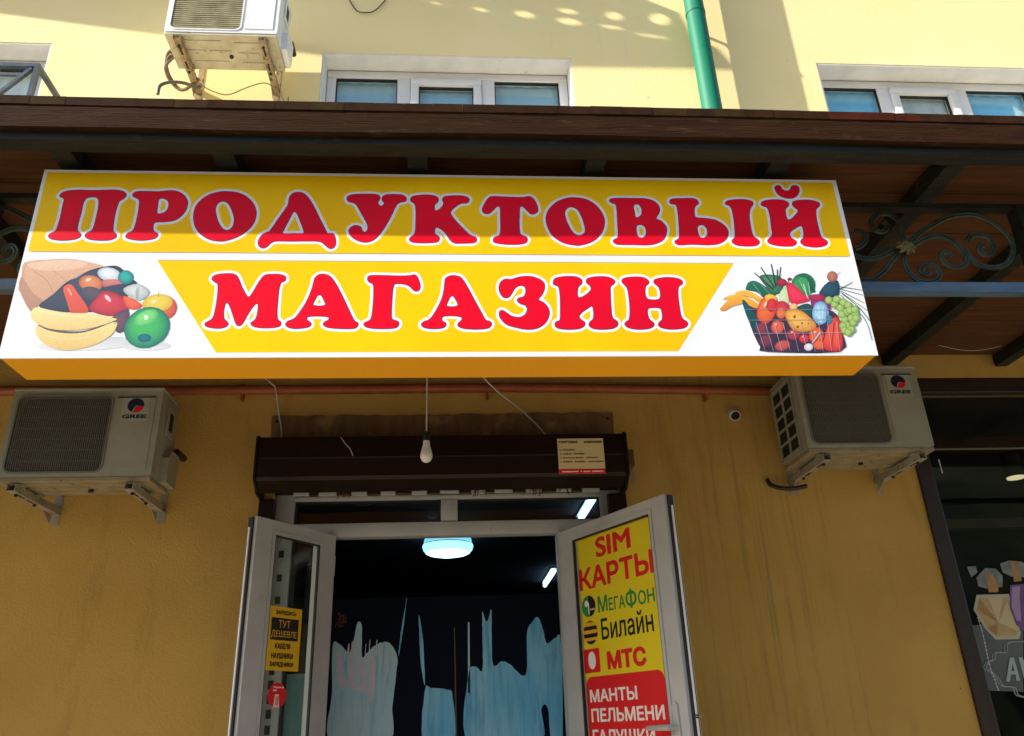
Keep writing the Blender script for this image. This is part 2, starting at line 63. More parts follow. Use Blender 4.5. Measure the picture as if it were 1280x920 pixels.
ARTR=[('p',(25,70,65),(45,120,95),[(1026,2961),(1040,2985),(1067,2990),(1104,2962),(1130,2933),(1087,2921),(1065,2944),(1030,2953)]),('l',(120,180,140),6.0,[(1055,2982),(1078,2933)]),('l',(110,170,120),6.0,[(1085,2973),(1114,2930)]),('p',(40,85,75),(80,140,100),[(1083,3008),(1118,3017),(1161,3005),(1156,2950),(1120,2936),(1100,2967)]),('l',(35,62,66),13.0,[(1124,2956),(1067,3023)]),('l',(38,72,70),13.0,[(1130,2962),(1094,3046)]),('l',(35,60,62),12.0,[(1136,2967),(1134,3060)]),('l',(40,75,66),12.0,[(1142,2973),(1153,3038)]),('l',(38,66,62),10.0,[(1148,2979),(1167,3048)]),('l',(110,160,110),4.0,[(1121,2973),(1101,3008)]),('p',(20,100,70),(70,165,105),[(1280,2975),(1275,2960),(1266,2947),(1255,2937),(1241,2930),(1227,2927),(1214,2930),(1203,2936),(1196,2947),(1192,2960),(1192,2975),(1197,2989),(1206,3003),(1217,3014),(1231,3020),(1245,3023),(1258,3021),(1269,3014),(1277,3003),(1281,2990)]),('p',(15,80,65),(35,110,80),[(1216,3009),(1245,3020),(1268,3003),(1275,2948),(1258,2951),(1254,3000)]),('l',(200,230,205),10.0,[(1241,2930),(1237,2979)]),('l',(170,215,180),6.0,[(1252,2933),(1256,2985)]),('l',(170,215,180),5.0,[(1237,2950),(1224,2994)]),('p',(120,20,40),(180,50,70),[(1178,2984),(1177,2979),(1173,2975),(1168,2971),(1163,2969),(1157,2968),(1151,2969),(1146,2971),(1143,2975),(1141,2979),(1141,2984),(1143,2989),(1146,2993),(1151,2997),(1156,2999),(1162,3000),(1168,2999),(1173,2997),(1176,2993),(1178,2989)]),('p',(120,20,40),(170,40,60),[(1199,2998),(1198,2996),(1197,2995),(1195,2993),(1192,2992),(1190,2992),(1187,2992),(1185,2993),(1183,2994),(1182,2996),(1182,2998),(1183,3000),(1185,3001),(1187,3003),(1189,3004),(1192,3004),(1194,3004),(1197,3003),(1198,3001),(1199,3000)]),('l',(60,50,55),5.0,[(1187,2994),(1164,2950),(1146,2907)]),('p',(180,215,160),(215,235,190),[(1140,2933),(1172,2968),(1171,2904),(1144,2893)]),('p',(205,25,60),(242,60,90),[(1176,2973),(1196,2982),(1242,2922),(1242,2909),(1180,2898),(1173,2939)]),('p',(25,55,80),(45,85,105),[(1288,2945),(1327,2986),(1365,2992),(1358,2936),(1325,2925),(1295,2930)]),('p',(150,75,65),(195,125,105),[(1366,3006),(1362,2999),(1358,2993),(1352,2989),(1346,2987),(1340,2987),(1335,2989),(1331,2994),(1329,2999),(1328,3006),(1330,3013),(1333,3019),(1338,3025),(1344,3029),(1350,3031),(1356,3031),(1361,3029),(1365,3025),(1367,3019),(1367,3013)]),('l',(90,110,80),3.0,[(1368,3015),(1381,3028)]),('l',(20,85,85),6.0,[(1363,2957),(1417,2986)]),('l',(20,75,85),5.0,[(1366,2968),(1450,2954)]),('l',(15,70,80),5.0,[(1364,2960),(1445,2934)]),('l',(15,80,90),6.0,[(1367,2951),(1443,2902)]),('l',(20,75,85),6.0,[(1366,2945),(1449,2871)]),('l',(15,70,80),5.0,[(1370,2939),(1421,2882),(1449,2826)]),('l',(15,75,80),4.0,[(1409,2876),(1434,2826),(1438,2756)]),('l',(15,70,80),5.0,[(1364,2934),(1403,2871)]),('p',(225,150,30),(250,200,70),[(985,2943),(1025,2953),(1063,2933),(1078,2916),(1068,2901),(1036,2924),(991,2934)]),('p',(225,145,30),(250,190,60),[(943,2920),(981,2935),(1026,2924),(1058,2899),(1060,2885),(1035,2884),(1003,2910),(967,2911)]),('p',(215,130,35),(248,180,70),[(922,2877),(957,2913),(999,2921),(1005,2901),(969,2890),(936,2872)]),('l',(70,60,30),5.0,[(940,2914),(949,2924)]),('p',(50,35,60),(75,50,70),[(1005,2910),(1044,2882),(1151,2876),(1300,2876),(1336,2848),(1338,2787),(1316,2715),(1057,2716),(1040,2733),(1024,2787),(1014,2848)]),('p',(10,65,75),(30,95,95),[(1006,2913),(1022,2901),(1048,2837),(1042,2801),(1026,2801),(1010,2859)]),('p',(95,40,65),(140,65,80),[(1080,2804),(1077,2797),(1073,2790),(1067,2785),(1060,2782),(1053,2781),(1046,2782),(1041,2785),(1036,2790),(1034,2797),(1034,2804),(1037,2811),(1041,2817),(1047,2823),(1054,2826),(1061,2827),(1068,2826),(1073,2823),(1078,2817),(1080,2811)]),('p',(90,40,70),(130,60,80),[(1088,2757),(1086,2750),(1081,2743),(1075,2738),(1068,2734),(1060,2733),(1053,2734),(1047,2738),(1042,2743),(1040,2750),(1040,2757),(1043,2765),(1047,2772),(1053,2777),(1061,2781),(1068,2782),(1076,2781),(1082,2777),(1086,2772),(1088,2765)]),('p',(190,60,55),(232,110,85),[(1137,2808),(1134,2800),(1129,2793),(1123,2787),(1116,2783),(1109,2782),(1102,2783),(1096,2787),(1092,2793),(1090,2800),(1090,2808),(1093,2816),(1097,2824),(1103,2830),(1110,2833),(1118,2835),(1125,2833),(1131,2830),(1135,2824),(1137,2816)]),('p',(150,50,65),(205,95,90),[(1147,2746),(1146,2740),(1143,2733),(1137,2728),(1129,2723),(1120,2719),(1111,2718),(1103,2718),(1096,2721),(1092,2725),(1090,2730),(1091,2737),(1095,2743),(1101,2749),(1109,2754),(1117,2757),(1126,2759),(1134,2758),(1141,2756),(1145,2751)]),('p',(140,35,60),(190,65,80),[(1187,2781),(1185,2774),(1180,2768),(1174,2763),(1167,2760),(1160,2759),(1153,2760),(1148,2763),(1143,2768),(1141,2774),(1141,2781),(1144,2787),(1148,2793),(1154,2798),(1161,2801),(1168,2803),(1175,2801),(1181,2798),(1185,2793),(1187,2787)]),('p',(170,30,50),(220,70,80),[(1217,2764),(1215,2759),(1212,2754),(1207,2750),(1201,2748),(1196,2747),(1190,2748),(1186,2750),(1182,2754),(1181,2759),(1181,2764),(1183,2770),(1186,2774),(1191,2778),(1197,2781),(1202,2782),(1208,2781),(1212,2778),(1216,2774),(1217,2769)]),('p',(200,70,45),(238,115,70),[(1271,2775),(1267,2765),(1262,2756),(1254,2748),(1246,2744),(1238,2742),(1230,2744),(1224,2748),(1219,2756),(1217,2765),(1218,2775),(1221,2785),(1227,2794),(1234,2802),(1242,2806),(1251,2808),(1259,2806),(1265,2802),(1269,2794),(1271,2785)]),('p',(200,65,40),(235,110,65),[(1270,2740),(1268,2735),(1264,2729),(1258,2725),(1251,2723),(1244,2722),(1237,2723),(1231,2725),(1227,2729),(1225,2735),(1225,2741),(1227,2746),(1231,2752),(1237,2756),(1244,2759),(1251,2760),(1258,2759),(1264,2756),(1268,2752),(1270,2746)]),('p',(200,40,40),(242,90,70),[(1308,2837),(1335,2844),(1337,2781),(1319,2720),(1260,2726),(1277,2781)]),('l',(120,25,45),7.0,[(1318,2826),(1288,2727)]),('l',(250,140,110),4.0,[(1328,2826),(1307,2732)]),('p',(170,20,50),(215,60,80),[(1168,2876),(1164,2870),(1157,2866),(1150,2863),(1142,2863),(1134,2865),(1127,2869),(1123,2875),(1120,2882),(1119,2889),(1122,2896),(1126,2902),(1132,2907),(1140,2909),(1148,2910),(1156,2908),(1162,2903),(1167,2898),(1170,2891),(1170,2883)]),('p',(205,60,40),(240,120,60),[(1054,2879),(1075,2916),(1104,2933),(1132,2910),(1120,2871),(1099,2837),(1070,2820),(1048,2843)]),('p',(235,170,45),(250,205,80),[(1129,2917),(1126,2913),(1122,2910),(1117,2907),(1110,2906),(1104,2907),(1097,2909),(1092,2912),(1089,2916),(1087,2921),(1088,2926),(1090,2930),(1094,2933),(1100,2936),(1107,2937),(1113,2936),(1119,2934),(1124,2931),(1128,2927),(1129,2922)]),('p',(190,30,45),(225,60,60),[(1125,2890),(1122,2881),(1117,2875),(1111,2869),(1105,2867),(1099,2866),(1094,2869),(1090,2874),(1088,2880),(1088,2888),(1090,2897),(1094,2905),(1099,2912),(1104,2917),(1111,2920),(1116,2920),(1121,2918),(1125,2913),(1127,2906),(1127,2898)]),('p',(200,80,50),(235,130,80),[(1153,2862),(1151,2855),(1147,2849),(1142,2844),(1137,2841),(1132,2840),(1126,2841),(1122,2844),(1119,2849),(1118,2855),(1118,2862),(1120,2869),(1124,2875),(1128,2880),(1134,2884),(1139,2885),(1145,2884),(1149,2880),(1152,2875),(1153,2869)]),('p',(15,60,70),(35,90,90),[(1199,2886),(1238,2900),(1256,2876),(1239,2847),(1210,2862)]),('p',(110,25,95),(165,60,140),[(1313,2875),(1305,2868),(1296,2863),(1285,2862),(1274,2864),(1264,2869),(1256,2877),(1250,2887),(1248,2897),(1249,2908),(1254,2917),(1261,2925),(1271,2929),(1282,2931),(1293,2929),(1303,2923),(1311,2915),(1317,2906),(1319,2895),(1317,2884)]),('p',(130,30,70),(180,50,90),[(1249,2933),(1302,2936),(1296,2908),(1250,2913)]),('p',(90,160,215),(165,215,245),[(1306,2862),(1301,2848),(1294,2835),(1286,2825),(1276,2819),(1267,2816),(1258,2819),(1251,2825),(1246,2835),(1244,2848),(1246,2862),(1250,2876),(1257,2889),(1265,2900),(1275,2906),(1285,2909),(1294,2906),(1301,2900),(1305,2889),(1307,2877)]),('l',(230,240,250),5.0,[(1269,2826),(1272,2893)]),('l',(225,220,250),5.0,[(1272,2826),(1293,2893)]),('l',(120,50,130),5.0,[(1292,2837),(1306,2893)]),('l',(235,240,252),4.0,[(1267,2837),(1256,2876)]),('p',(205,125,35),(246,190,85),[(1148,2862),(1172,2879),(1211,2871),(1249,2826),(1245,2802),(1206,2789),(1167,2797),(1153,2826)]),('p',(225,170,90),(245,205,130),[(1198,2893),(1198,2889),(1196,2885),(1194,2881),(1190,2878),(1185,2876),(1181,2875),(1177,2875),(1173,2876),(1170,2879),(1169,2882),(1169,2886),(1171,2890),(1174,2894),(1177,2897),(1182,2899),(1186,2900),(1191,2900),(1194,2899),(1197,2896)]),('p',(110,70,30),(140,90,40),[(1185,2848),(1185,2846),(1184,2844),(1182,2843),(1181,2842),(1179,2841),(1178,2842),(1177,2843),(1176,2844),(1176,2846),(1176,2848),(1177,2850),(1178,2852),(1179,2854),(1180,2854),(1182,2855),(1183,2854),(1184,2854),(1185,2852),(1185,2850)]),('p',(110,70,30),(140,90,40),[(1206,2823),(1206,2822),(1205,2821),(1204,2821),(1203,2820),(1202,2820),(1201,2820),(1200,2821),(1199,2821),(1199,2822),(1199,2823),(1199,2824),(1200,2825),(1201,2825),(1202,2826),(1203,2826),(1204,2826),(1205,2825),(1206,2825),(1206,2824)]),('p',(110,70,30),(140,90,40),[(1228,2821),(1228,2820),(1227,2820),(1226,2819),(1226,2819),(1225,2819),(1224,2819),(1223,2819),(1222,2820),(1222,2820),(1222,2821),(1222,2822),(1223,2823),(1224,2824),(1225,2824),(1226,2824),(1227,2824),(1227,2824),(1228,2823),(1228,2822)]),('p',(110,70,30),(140,90,40),[(1189,2809),(1189,2808),(1188,2806),(1187,2805),(1185,2804),(1184,2804),(1182,2804),(1181,2805),(1180,2806),(1180,2808),(1180,2809),(1181,2811),(1181,2812),(1183,2813),(1184,2814),(1186,2814),(1187,2814),(1188,2813),(1189,2812),(1189,2811)]),('p',(40,110,140),(70,140,160),[(1313,2837),(1311,2832),(1309,2827),(1306,2823),(1302,2821),(1299,2820),(1296,2821),(1294,2823),(1292,2827),(1292,2832),(1292,2837),(1294,2842),(1296,2847),(1299,2851),(1303,2853),(1306,2854),(1309,2853),(1311,2851),(1313,2847),(1313,2842)]),('p',(95,150,70),(180,208,120),[(1329,2913),(1328,2909),(1325,2904),(1321,2901),(1317,2899),(1312,2898),(1308,2899),(1305,2901),(1302,2904),(1301,2909),(1301,2913),(1303,2918),(1306,2922),(1310,2926),(1314,2928),(1318,2929),(1323,2928),(1326,2926),(1329,2922),(1330,2918)]),('p',(95,150,70),(180,208,120),[(1347,2896),(1345,2892),(1342,2887),(1338,2884),(1334,2882),(1329,2881),(1325,2882),(1322,2884),(1319,2887),(1318,2891),(1319,2896),(1320,2901),(1323,2905),(1327,2909),(1331,2911),(1336,2912),(1340,2911),(1343,2909),(1346,2905),(1347,2901)]),('p',(95,150,70),(180,208,120),[(1359,2916),(1357,2912),(1354,2907),(1350,2904),(1346,2902),(1341,2901),(1337,2902),(1334,2904),(1331,2907),(1330,2911),(1330,2916),(1332,2921),(1335,2925),(1339,2929),(1343,2931),(1348,2932),(1352,2931),(1355,2929),(1358,2925),(1359,2921)]),('p',(95,150,70),(180,208,120),[(1364,2882),(1363,2877),(1360,2873),(1356,2870),(1352,2867),(1347,2867),(1343,2867),(1340,2870),(1337,2873),(1336,2877),(1336,2882),(1338,2887),(1341,2891),(1345,2894),(1349,2897),(1354,2897),(1358,2897),(1361,2894),(1364,2891),(1365,2887)]),('p',(95,150,70),(180,208,120),[(1380,2905),(1378,2900),(1375,2896),(1371,2892),(1367,2890),(1362,2889),(1358,2890),(1355,2892),(1352,2896),(1351,2900),(1352,2905),(1353,2910),(1356,2914),(1360,2917),(1364,2920),(1369,2920),(1373,2920),(1377,2917),(1379,2914),(1380,2910)]),('p',(95,150,70),(180,208,120),[(1382,2865),(1380,2860),(1377,2856),(1373,2853),(1369,2851),(1364,2850),(1360,2851),(1357,2853),(1354,2856),(1353,2860),(1354,2865),(1355,2870),(1358,2874),(1362,2877),(1366,2880),(1371,2880),(1375,2880),(1378,2877),(1381,2874),(1382,2870)]),('p',(95,150,70),(180,208,120),[(1395,2893),(1394,2889),(1391,2884),(1387,2881),(1383,2879),(1378,2878),(1374,2879),(1371,2881),(1368,2884),(1367,2889),(1367,2893),(1369,2898),(1372,2903),(1376,2906),(1380,2908),(1385,2909),(1389,2908),(1392,2906),(1395,2903),(1396,2898)]),('p',(95,150,70),(180,208,120),[(1395,2843),(1393,2838),(1390,2834),(1387,2830),(1382,2828),(1378,2827),(1374,2828),(1370,2830),(1368,2834),(1367,2838),(1367,2843),(1369,2847),(1372,2851),(1375,2855),(1380,2857),(1384,2858),(1388,2857),(1392,2855),(1394,2851),(1395,2847)]),('p',(95,150,70),(180,208,120),[(1396,2874),(1395,2869),(1392,2865),(1388,2861),(1384,2859),(1379,2858),(1375,2859),(1372,2861),(1369,2865),(1368,2869),(1368,2874),(1370,2878),(1373,2883),(1377,2886),(1381,2888),(1386,2889),(1390,2888),(1393,2886),(1396,2883),(1397,2878)]),('p',(95,150,70),(180,208,120),[(1414,2859),(1412,2855),(1409,2850),(1406,2847),(1401,2845),(1397,2844),(1393,2845),(1389,2847),(1387,2850),(1386,2855),(1386,2859),(1388,2864),(1391,2868),(1395,2872),(1399,2874),(1403,2875),(1408,2874),(1411,2872),(1413,2868),(1414,2864)]),('p',(95,150,70),(180,208,120),[(1370,2837),(1369,2832),(1366,2828),(1362,2825),(1358,2823),(1353,2822),(1349,2823),(1346,2825),(1343,2828),(1342,2832),(1343,2837),(1344,2842),(1347,2846),(1351,2849),(1355,2851),(1360,2852),(1364,2851),(1367,2849),(1370,2846),(1371,2842)]),('p',(95,150,70),(180,208,120),[(1364,2857),(1363,2852),(1360,2848),(1356,2844),(1352,2842),(1347,2841),(1343,2842),(1340,2844),(1337,2848),(1336,2852),(1336,2857),(1338,2861),(1341,2866),(1345,2869),(1349,2871),(1354,2872),(1358,2871),(1361,2869),(1364,2866),(1365,2861)]),('p',(95,150,70),(180,208,120),[(1399,2826),(1397,2821),(1394,2817),(1391,2814),(1386,2811),(1382,2811),(1378,2811),(1374,2814),(1372,2817),(1371,2821),(1371,2826),(1373,2830),(1376,2835),(1380,2838),(1384,2840),(1388,2841),(1392,2840),(1396,2838),(1398,2835),(1399,2830)]),('p',(95,150,70),(180,208,120),[(1373,2815),(1372,2810),(1369,2806),(1365,2802),(1361,2800),(1356,2800),(1352,2800),(1349,2802),(1346,2806),(1345,2810),(1346,2815),(1347,2819),(1350,2823),(1354,2827),(1358,2829),(1363,2830),(1367,2829),(1370,2827),(1373,2823),(1374,2819)]),('p',(95,150,70),(180,208,120),[(1415,2876),(1414,2872),(1411,2867),(1407,2864),(1402,2862),(1398,2861),(1394,2862),(1390,2864),(1388,2867),(1387,2872),(1387,2876),(1389,2881),(1392,2885),(1396,2889),(1400,2891),(1405,2892),(1409,2891),(1412,2889),(1415,2885),(1416,2881)]),('p',(95,150,70),(180,208,120),[(1360,2812),(1358,2807),(1355,2803),(1352,2800),(1347,2798),(1343,2797),(1339,2798),(1335,2800),(1333,2803),(1332,2807),(1332,2812),(1334,2816),(1337,2821),(1341,2824),(1345,2826),(1349,2827),(1353,2826),(1357,2824),(1359,2821),(1360,2816)]),('p',(95,150,70),(180,208,120),[(1385,2798),(1384,2793),(1381,2789),(1377,2786),(1373,2784),(1368,2783),(1364,2784),(1361,2786),(1358,2789),(1357,2793),(1358,2798),(1359,2803),(1362,2807),(1366,2810),(1370,2812),(1375,2813),(1379,2812),(1382,2810),(1385,2807),(1386,2803)]),('p',(95,150,70),(180,208,120),[(1362,2795),(1360,2791),(1357,2786),(1353,2783),(1349,2781),(1345,2780),(1341,2781),(1337,2783),(1335,2786),(1334,2791),(1334,2795),(1336,2800),(1338,2804),(1342,2807),(1346,2809),(1351,2810),(1355,2809),(1358,2807),(1361,2804),(1362,2800)]),('p',(95,150,70),(180,208,120),[(1413,2843),(1411,2838),(1408,2834),(1405,2830),(1400,2828),(1396,2827),(1392,2828),(1388,2830),(1386,2834),(1385,2838),(1385,2843),(1387,2847),(1390,2851),(1393,2855),(1398,2857),(1402,2858),(1407,2857),(1410,2855),(1412,2851),(1413,2847)]),('p',(95,150,70),(180,208,120),[(1373,2787),(1371,2782),(1368,2778),(1364,2775),(1360,2773),(1356,2772),(1352,2773),(1348,2775),(1346,2778),(1345,2782),(1345,2787),(1347,2791),(1349,2796),(1353,2799),(1358,2801),(1362,2802),(1366,2801),(1370,2799),(1372,2796),(1373,2791)]),('p',(250,190,150),(255,225,200),[(1089,2894),(1087,2891),(1085,2888),(1083,2885),(1081,2884),(1079,2884),(1078,2885),(1078,2887),(1078,2890),(1079,2894),(1081,2898),(1083,2901),(1085,2904),(1087,2906),(1089,2908),(1091,2908),(1092,2906),(1092,2904),(1092,2901),(1091,2898)]),('p',(250,170,150),(255,205,190),[(1113,2818),(1113,2816),(1112,2815),(1111,2814),(1110,2813),(1108,2813),(1107,2813),(1106,2814),(1105,2815),(1104,2816),(1104,2818),(1105,2819),(1106,2820),(1107,2821),(1108,2822),(1110,2822),(1111,2822),(1112,2821),(1113,2820),(1113,2819)]),('p',(240,150,150),(250,190,180),[(1164,2788),(1164,2787),(1163,2786),(1162,2785),(1161,2785),(1160,2784),(1159,2785),(1158,2785),(1157,2786),(1156,2787),(1156,2788),(1157,2789),(1158,2791),(1159,2791),(1160,2792),(1161,2792),(1162,2792),(1163,2791),(1164,2791),(1165,2789)]),('p',(250,170,120),(255,205,160),[(1246,2787),(1245,2785),(1245,2784),(1243,2783),(1242,2782),(1240,2782),(1239,2782),(1238,2783),(1237,2784),(1237,2785),(1237,2787),(1237,2789),(1238,2790),(1240,2791),(1241,2792),(1243,2793),(1244,2792),(1245,2791),(1246,2790),(1246,2789)]),('p',(250,150,140),(255,190,180),[(1199,2771),(1198,2770),(1198,2769),(1197,2768),(1196,2768),(1195,2767),(1193,2768),(1193,2768),(1192,2769),(1192,2770),(1192,2771),(1192,2772),(1193,2773),(1194,2773),(1195,2774),(1196,2774),(1197,2774),(1198,2773),(1198,2773),(1199,2772)]),('l',(255,215,150),3.0,[(997,2939),(1041,2924),(1059,2901)]),('l',(255,220,150),3.0,[(998,2946),(1038,2940),(1071,2917)]),('l',(90,60,30),3.0,[(922,2879),(925,2873)]),('l',(60,110,80),3.0,[(1216,3006),(1223,2933)]),('l',(205,200,225),9.0,[(1259,2786),(1223,2746)]),('p',(180,175,205),(238,236,246),[(1224,2731),(1222,2727),(1219,2723),(1215,2720),(1210,2718),(1205,2717),(1200,2718),(1196,2720),(1193,2723),(1192,2727),(1192,2732),(1193,2736),(1197,2740),(1201,2743),(1206,2745),(1211,2746),(1216,2745),(1220,2743),(1223,2740),(1224,2736)]),('l',(176,182,210),3.2,[(1040,2826),(1055,2717)]),('l',(176,182,210),3.2,[(1072,2826),(1083,2717)]),('l',(176,182,210),3.2,[(1103,2826),(1112,2717)]),('l',(176,182,210),3.2,[(1135,2826),(1141,2717)]),('l',(176,182,210),3.2,[(1166,2826),(1170,2716)]),('l',(176,182,210),3.2,[(1198,2826),(1199,2716)]),('l',(176,182,210),3.2,[(1230,2826),(1228,2716)]),('l',(176,182,210),3.2,[(1261,2826),(1256,2716)]),('l',(176,182,210),3.2,[(1293,2826),(1286,2716)]),('l',(176,182,210),3.2,[(1325,2826),(1314,2716)]),('l',(150,150,185),3.0,[(1003,2876),(1120,2877),(1253,2875),(1342,2876)]),('l',(150,155,190),3.0,[(1016,2834),(1164,2835),(1318,2837)]),('l',(170,175,205),3.0,[(1026,2784),(1155,2784),(1338,2786)]),('l',(60,60,90),4.0,[(1055,2716),(1192,2714),(1316,2715)])]
SCROLL=[[(1788,3260),(1837,3281),(1894,3310),(1946,3317),(1990,3297),(2016,3255),(2029,3220),(2013,3186),(1969,3174),(1936,3187),(1925,3216),(1943,3242),(1964,3235),(1969,3216)],[(1778,3243),(1767,3198),(1774,3150),(1801,3114),(1841,3105),(1881,3117),(1897,3144),(1890,3175),(1862,3185),(1834,3171),(1824,3151),(1844,3139),(1860,3151)],[(2031,3262),(2044,3220),(2066,3189),(2111,3173),(2169,3180),(2211,3215),(2236,3264),(2234,3313),(2209,3356),(2175,3391),(2125,3417),(2061,3419),(1994,3404),(1936,3374),(1876,3338),(1814,3288)],[(2054,3290),(2078,3319),(2111,3324),(2145,3312),(2157,3277),(2141,3242),(2109,3230),(2093,3248),(2103,3273),(2123,3278)],[(1573,3227),(1605,3211),(1648,3211),(1695,3228),(1744,3253),(1776,3260)],[(1566,3113),(1615,3116),(1663,3143),(1710,3191),(1752,3239)],[(1598,3342),(1626,3332),(1635,3301),(1605,3266),(1579,3258)],[(1789,3288),(1791,3323),(1792,3366),(1779,3401),(1746,3423),(1707,3416),(1676,3382),(1684,3343),(1714,3336),(1737,3362),(1725,3383)]]
FILM=[[(-648,2016),(-610,2022),(-560,1980),(-541,2027),(-524,2121),(-510,2137),(-495,2107),(-489,1958),(-462,1977),(-414,2016),(-365,2028),(-329,2007),(-300,1946),(-305,1860),(-321,1706),(-337,1531),(-632,1542),(-639,1780)],[(-256,2254),(-262,2183),(-274,2073),(-294,1950),(-290,2019),(-278,2115)],[(-187,2161),(-172,2098),(-159,1989),(-151,1803),(-173,1909),(-181,2016)],[(-150,1777),(-116,1789),(-32,1776),(-4,1746),(0,1519),(-155,1524)],[(83,1848),(123,1886),(158,1872),(162,2061),(163,2172),(178,2133),(192,2123),(213,2185),(213,2073),(216,1897),(266,1912),(308,1894),(391,1838),(408,2054),(439,2109),(470,2136),(496,2079),(514,1996),(561,2020),(593,1994),(570,1498),(515,1500),(503,1665),(468,1666),(446,1503),(79,1516)],[(82,2119),(92,2118),(90,1756),(79,1757)],[(6,2093),(11,2093),(19,1550),(11,1551)]]
PINK=[[(-628,1975),(-601,1981),(-579,1817),(-599,1804),(-618,1857)],[(-565,1960),(-545,1966),(-517,1821),(-547,1809)],[(-502,1938),(-481,1944),(-455,1800),(-489,1794)],[(-446,1943),(-418,1929),(-419,1760),(-446,1748)],[(-629,1857),(-559,1842),(-434,1792),(-454,1774),(-558,1809)]]
RED=[[(-648,2071),(-630,2111),(-587,2112),(-560,2068),(-561,2001),(-588,1988),(-611,2029),(-639,2027)]]
SP={'panel':[(2695,1988),(2768,1990),(3034,2005),(2926,1657),(2701,1672)],'cap1':[(2897,2254),(2933,2257),(2949,2192),(2938,2156),(2884,2157)],'b1':[(2812,2145),(2994,2145),(3001,1944),(2982,1914),(2852,1915),(2807,1976),(2773,2070)],'b1face':[(2822,2129),(2979,2129),(2989,1953),(2967,1929),(2862,1931),(2822,1975),(2790,2067)],'b1a':[(2822,2129),(2892,2000),(2790,2067)],'b1b':[(2871,2129),(2892,2000),(2955,2129)],'b1c':[(2892,2000),(2989,1953),(2972,2105)],'b1d':[(2892,2000),(2862,1931),(2822,1975)],'cap1g':[(2838,2236),(2902,2286),(2960,2280),(2988,2242),(2971,2183),(2880,2176),(2835,2190)],'corner':[(2800,2295),(2850,2297),(2851,2264),(2809,2237)],'cap2g':[(2993,2307),(3053,2323),(3120,2314),(3161,2285),(3139,2229),(3036,2236),(2994,2261)],'cap2':[(3057,2320),(3097,2319),(3089,2212),(3043,2208)],'b2':[(3013,2191),(3114,2197),(3183,2164),(3109,1932),(3025,1943),(2985,1989),(2976,2069)],'b2hi':[(3022,2181),(3070,2185),(3049,2130),(3020,2005),(2996,2006),(2988,2078)],'A':[(2846,1709),(2901,1824),(2922,1823),(2924,1711),(2903,1711),(2907,1741),(2881,1741),(2866,1708)],'A2':[(2889,1758),(2906,1758),(2908,1796)],'V':[(2949,1824),(2970,1824),(2978,1764),(3011,1822),(3030,1822),(2965,1705),(2946,1706)]}
ORN=[[(3040,1899),(2925,1901),(2889,1878),(2881,1850),(2838,1852),(2810,1837),(2805,1818),(2767,1804),(2746,1779),(2768,1758),(2797,1727),(2814,1689),(2872,1679),(2884,1641),(2954,1627)]]
BEAD=[[(2745,2020),(2748,1929),(2741,1793),(2748,1718),(2754,1660)],[(2756,2882),(2758,2803)]]
SHADE=[(-5236,-519),(-4987,-539),(-4212,-615),(-3780,-652),(-3298,-700),(-2634,-727),(-1754,-718),(-817,-711),(-552,-714),(-335,-625),(-344,-582),(27,-458),(14,-384),(223,-265)]
SPOTS=[[(-1625,-442),(-1670,-449),(-1720,-450),(-1745,-443),(-1731,-434),(-1685,-427),(-1635,-426),(-1610,-433)],[(-1399,-467),(-1453,-477),(-1504,-479),(-1522,-471),(-1496,-459),(-1442,-449),(-1390,-447),(-1373,-455)],[(-1132,-485),(-1211,-501),(-1281,-504),(-1299,-493),(-1257,-475),(-1177,-460),(-1108,-457),(-1089,-467)],[(-737,-464),(-808,-476),(-873,-478),(-896,-469),(-863,-453),(-792,-441),(-726,-439),(-703,-448)],[(-902,-515),(-986,-530),(-1065,-533),(-1093,-522),(-1054,-503),(-970,-488),(-890,-486),(-862,-497)],[(-470,-480),(-560,-498),(-629,-503),(-636,-492),(-579,-471),(-489,-453),(-419,-448),(-412,-459)],[(-670,-537),(-735,-546),(-809,-546),(-849,-537),(-831,-524),(-766,-515),(-692,-515),(-652,-524)],[(-476,-578),(-549,-585),(-652,-582),(-726,-571),(-726,-558),(-653,-552),(-549,-555),(-476,-566)],[(-161,-490),(-275,-514),(-360,-521),(-365,-507),(-287,-480),(-172,-456),(-87,-449),(-82,-463)]]
# ------------------------------------------------------------------ helpers
def lin(c):
    return tuple(((v / 255) / 12.92 if v / 255 <= 0.04045 else ((v / 255 + 0.055) / 1.055) ** 2.4) for v in c)

